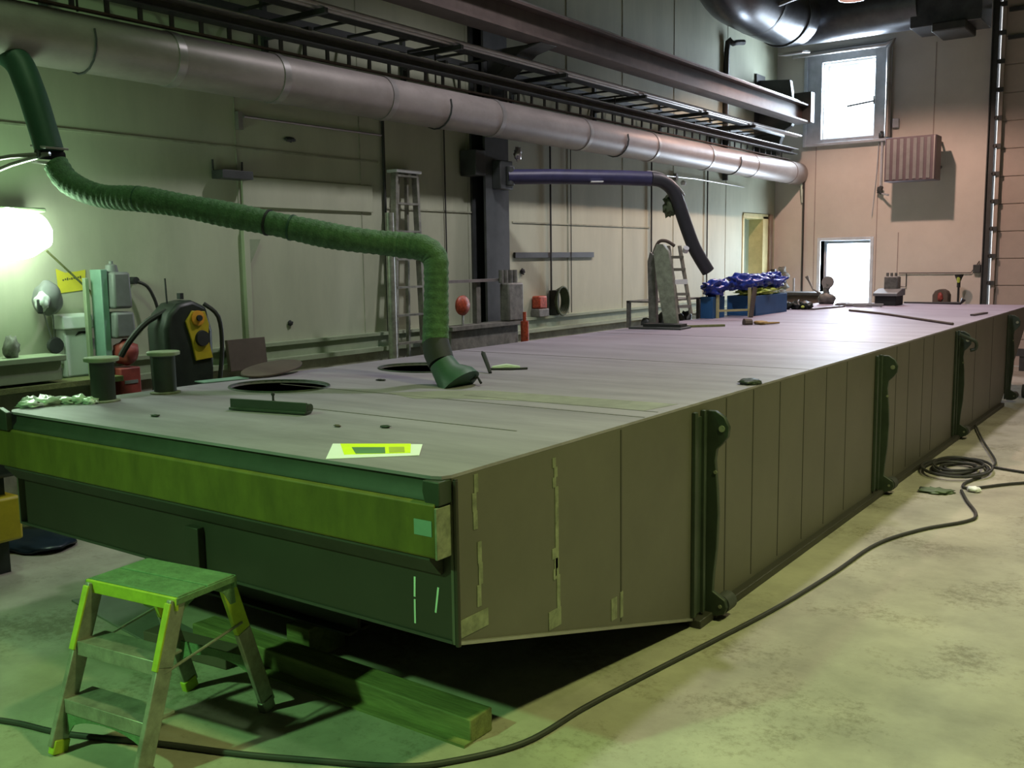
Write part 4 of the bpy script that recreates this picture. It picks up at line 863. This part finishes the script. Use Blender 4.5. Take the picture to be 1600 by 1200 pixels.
# curved lower brace front and rear
for y, z in ((-.30, .135), (.27, .20)):
    m = MB(); n = 12; A = []; B = []
    for side in (0, .006):
        row = []
        for k in range(n+1):
            x = -.235+.46*k/n; q = 1-(2*k/n-1)**2
            row.append((m.b.verts.new(Lp(x, y+side, z+.05)), m.b.verts.new(Lp(x, y+side, z-.07+.085*q**.5))))
        A.append(row)
    for k in range(n):
        for rw in A: m.b.faces.new((rw[k][0], rw[k+1][0], rw[k+1][1], rw[k][1]))
        m.b.faces.new((A[0][k][0], A[0][k+1][0], A[1][k+1][0], A[1][k][0])); m.b.faces.new((A[0][k][1], A[0][k+1][1], A[1][k+1][1], A[1][k][1]))
    m.build('cross_brace', treadm, t)
def lx(y0, x0, y1, x1, z): k = z/TH; return y0+(y1-y0)*k
for x in (-.235, .238):
    MB().tube([Lp(x, lx(-.335, 0, -.135, 0, .38), .38), Lp(x, lx(.33, 0, .125, 0, .44), .44)], .006, 8).build('spreader_bar', alu, t)
MB().tube([Lp(.19, -.15, .60), Lp(.225, -.22, .44)], .004, 6).build('stay_wire', alu, t)

# ------------------------------------------------------------ hoses on floor
hp = [(-4.6, 1.62), (-4.04, 1.87), (-3.70, 1.96), (-3.30, 2.13), (-2.96, 2.26), (-2.68, 2.39), (-2.40, 2.53), (-2.26, 2.66), (-2.10, 2.95), (-2.06, 3.35), (-2.00, 3.77), (-1.83, 4.85), (-1.75, 5.67), (-1.70, 6.43), (-1.54, 6.95), (-1.33, 7.34), (-1.31, 7.58), (-1.45, 7.98), (-1.55, 8.3)]
tag(MB().tube([(x, y, .013) for x, y in hp], .012, 10, smooth=8).build('floor_hose', rubber), 'long black hose winding over the floor past the step stool', 'hose')
t = thing('hose_coil', 'loose coil of grey-black hose on the floor beside the pontoon', 'coil', (-1.78, 9.1, 0))
b = MB()
for k in range(7):
    r_ = .16+.035*k; cx, cy = -1.74+.012*math.sin(k*2.1), 9.12+.07*math.cos(k*1.7); z_ = .016+.014*(k % 4)
    b.tube([(cx+r_*.75*math.cos(a), cy+r_*1.15*math.sin(a), z_+.006*math.sin(a*2+k)) for a in [math.radians(15*i) for i in range(24)]], .012, 6, closed=True)
b.build('loops', rubber, t)
tag(MB().tube([(-2.07, 11.65, .03), (-1.80, 10.6, .03), (-1.53, 9.65, .03), (-1.50, 9.4, .016)], .010, 8, smooth=5).build('branch_hose', rubber), 'straight thin black hose from the coil back to the pontoon side', 'hose')
tag(MB().tube([(-1.50, 9.38, .014), (-1.2, 9.28, .014), (-.5, 9.15, .014), (.8, 9.0, .014)], .012, 8, smooth=5).build('floor_hose', rubber), 'thin black hose leaving the coil to the right', 'hose')
tag(MB().tube([(-1.52, 8.9, .014), (-1.58, 8.55, .014), (-1.5, 8.42, .014), (-1.18, 8.85, .014), (-.5, 9.4, .014), (.8, 10.2, .014)], .012, 8, smooth=5).build('floor_hose', rubber), 'black hose passing the white scrap to the right edge', 'hose')
tag(MB().blob((-1.47, 8.37, .02), (.05, .05, .022), 3, .3, 3, 3, flat=.002).build('paper_scrap', paper), 'small white scrap on the floor by the hose coil', 'scrap')
tag(MB().blob((-1.72, 8.2, .012), (.12, .10, .014), 6, .3, 3, 3, flat=.001).build('dark_rag', greend), 'flat dark rag left of the white scrap', 'rag')
# things at the right rear
t = thing('dark_roller', 'dark rounded caster on the floor at the pontoon rear lug', 'roller', (-1.95, 13.95, 0))
MB().cyl((-1.98, 14.3, .09), (-1.80, 14.3, .09), .09).build('drum', colst, t)
tag(MB().bar((-2.55, 17.6, .30), (-1.9, 17.5, .30), .10, .12).box((-2.5, 17.55, 0), (-2.42, 17.63, .26)).box((-2.05, 17.5, 0), (-1.97, 17.58, .26)).build('low_barrier', colst), 'low dark barrier bar before the big door', 'barrier')
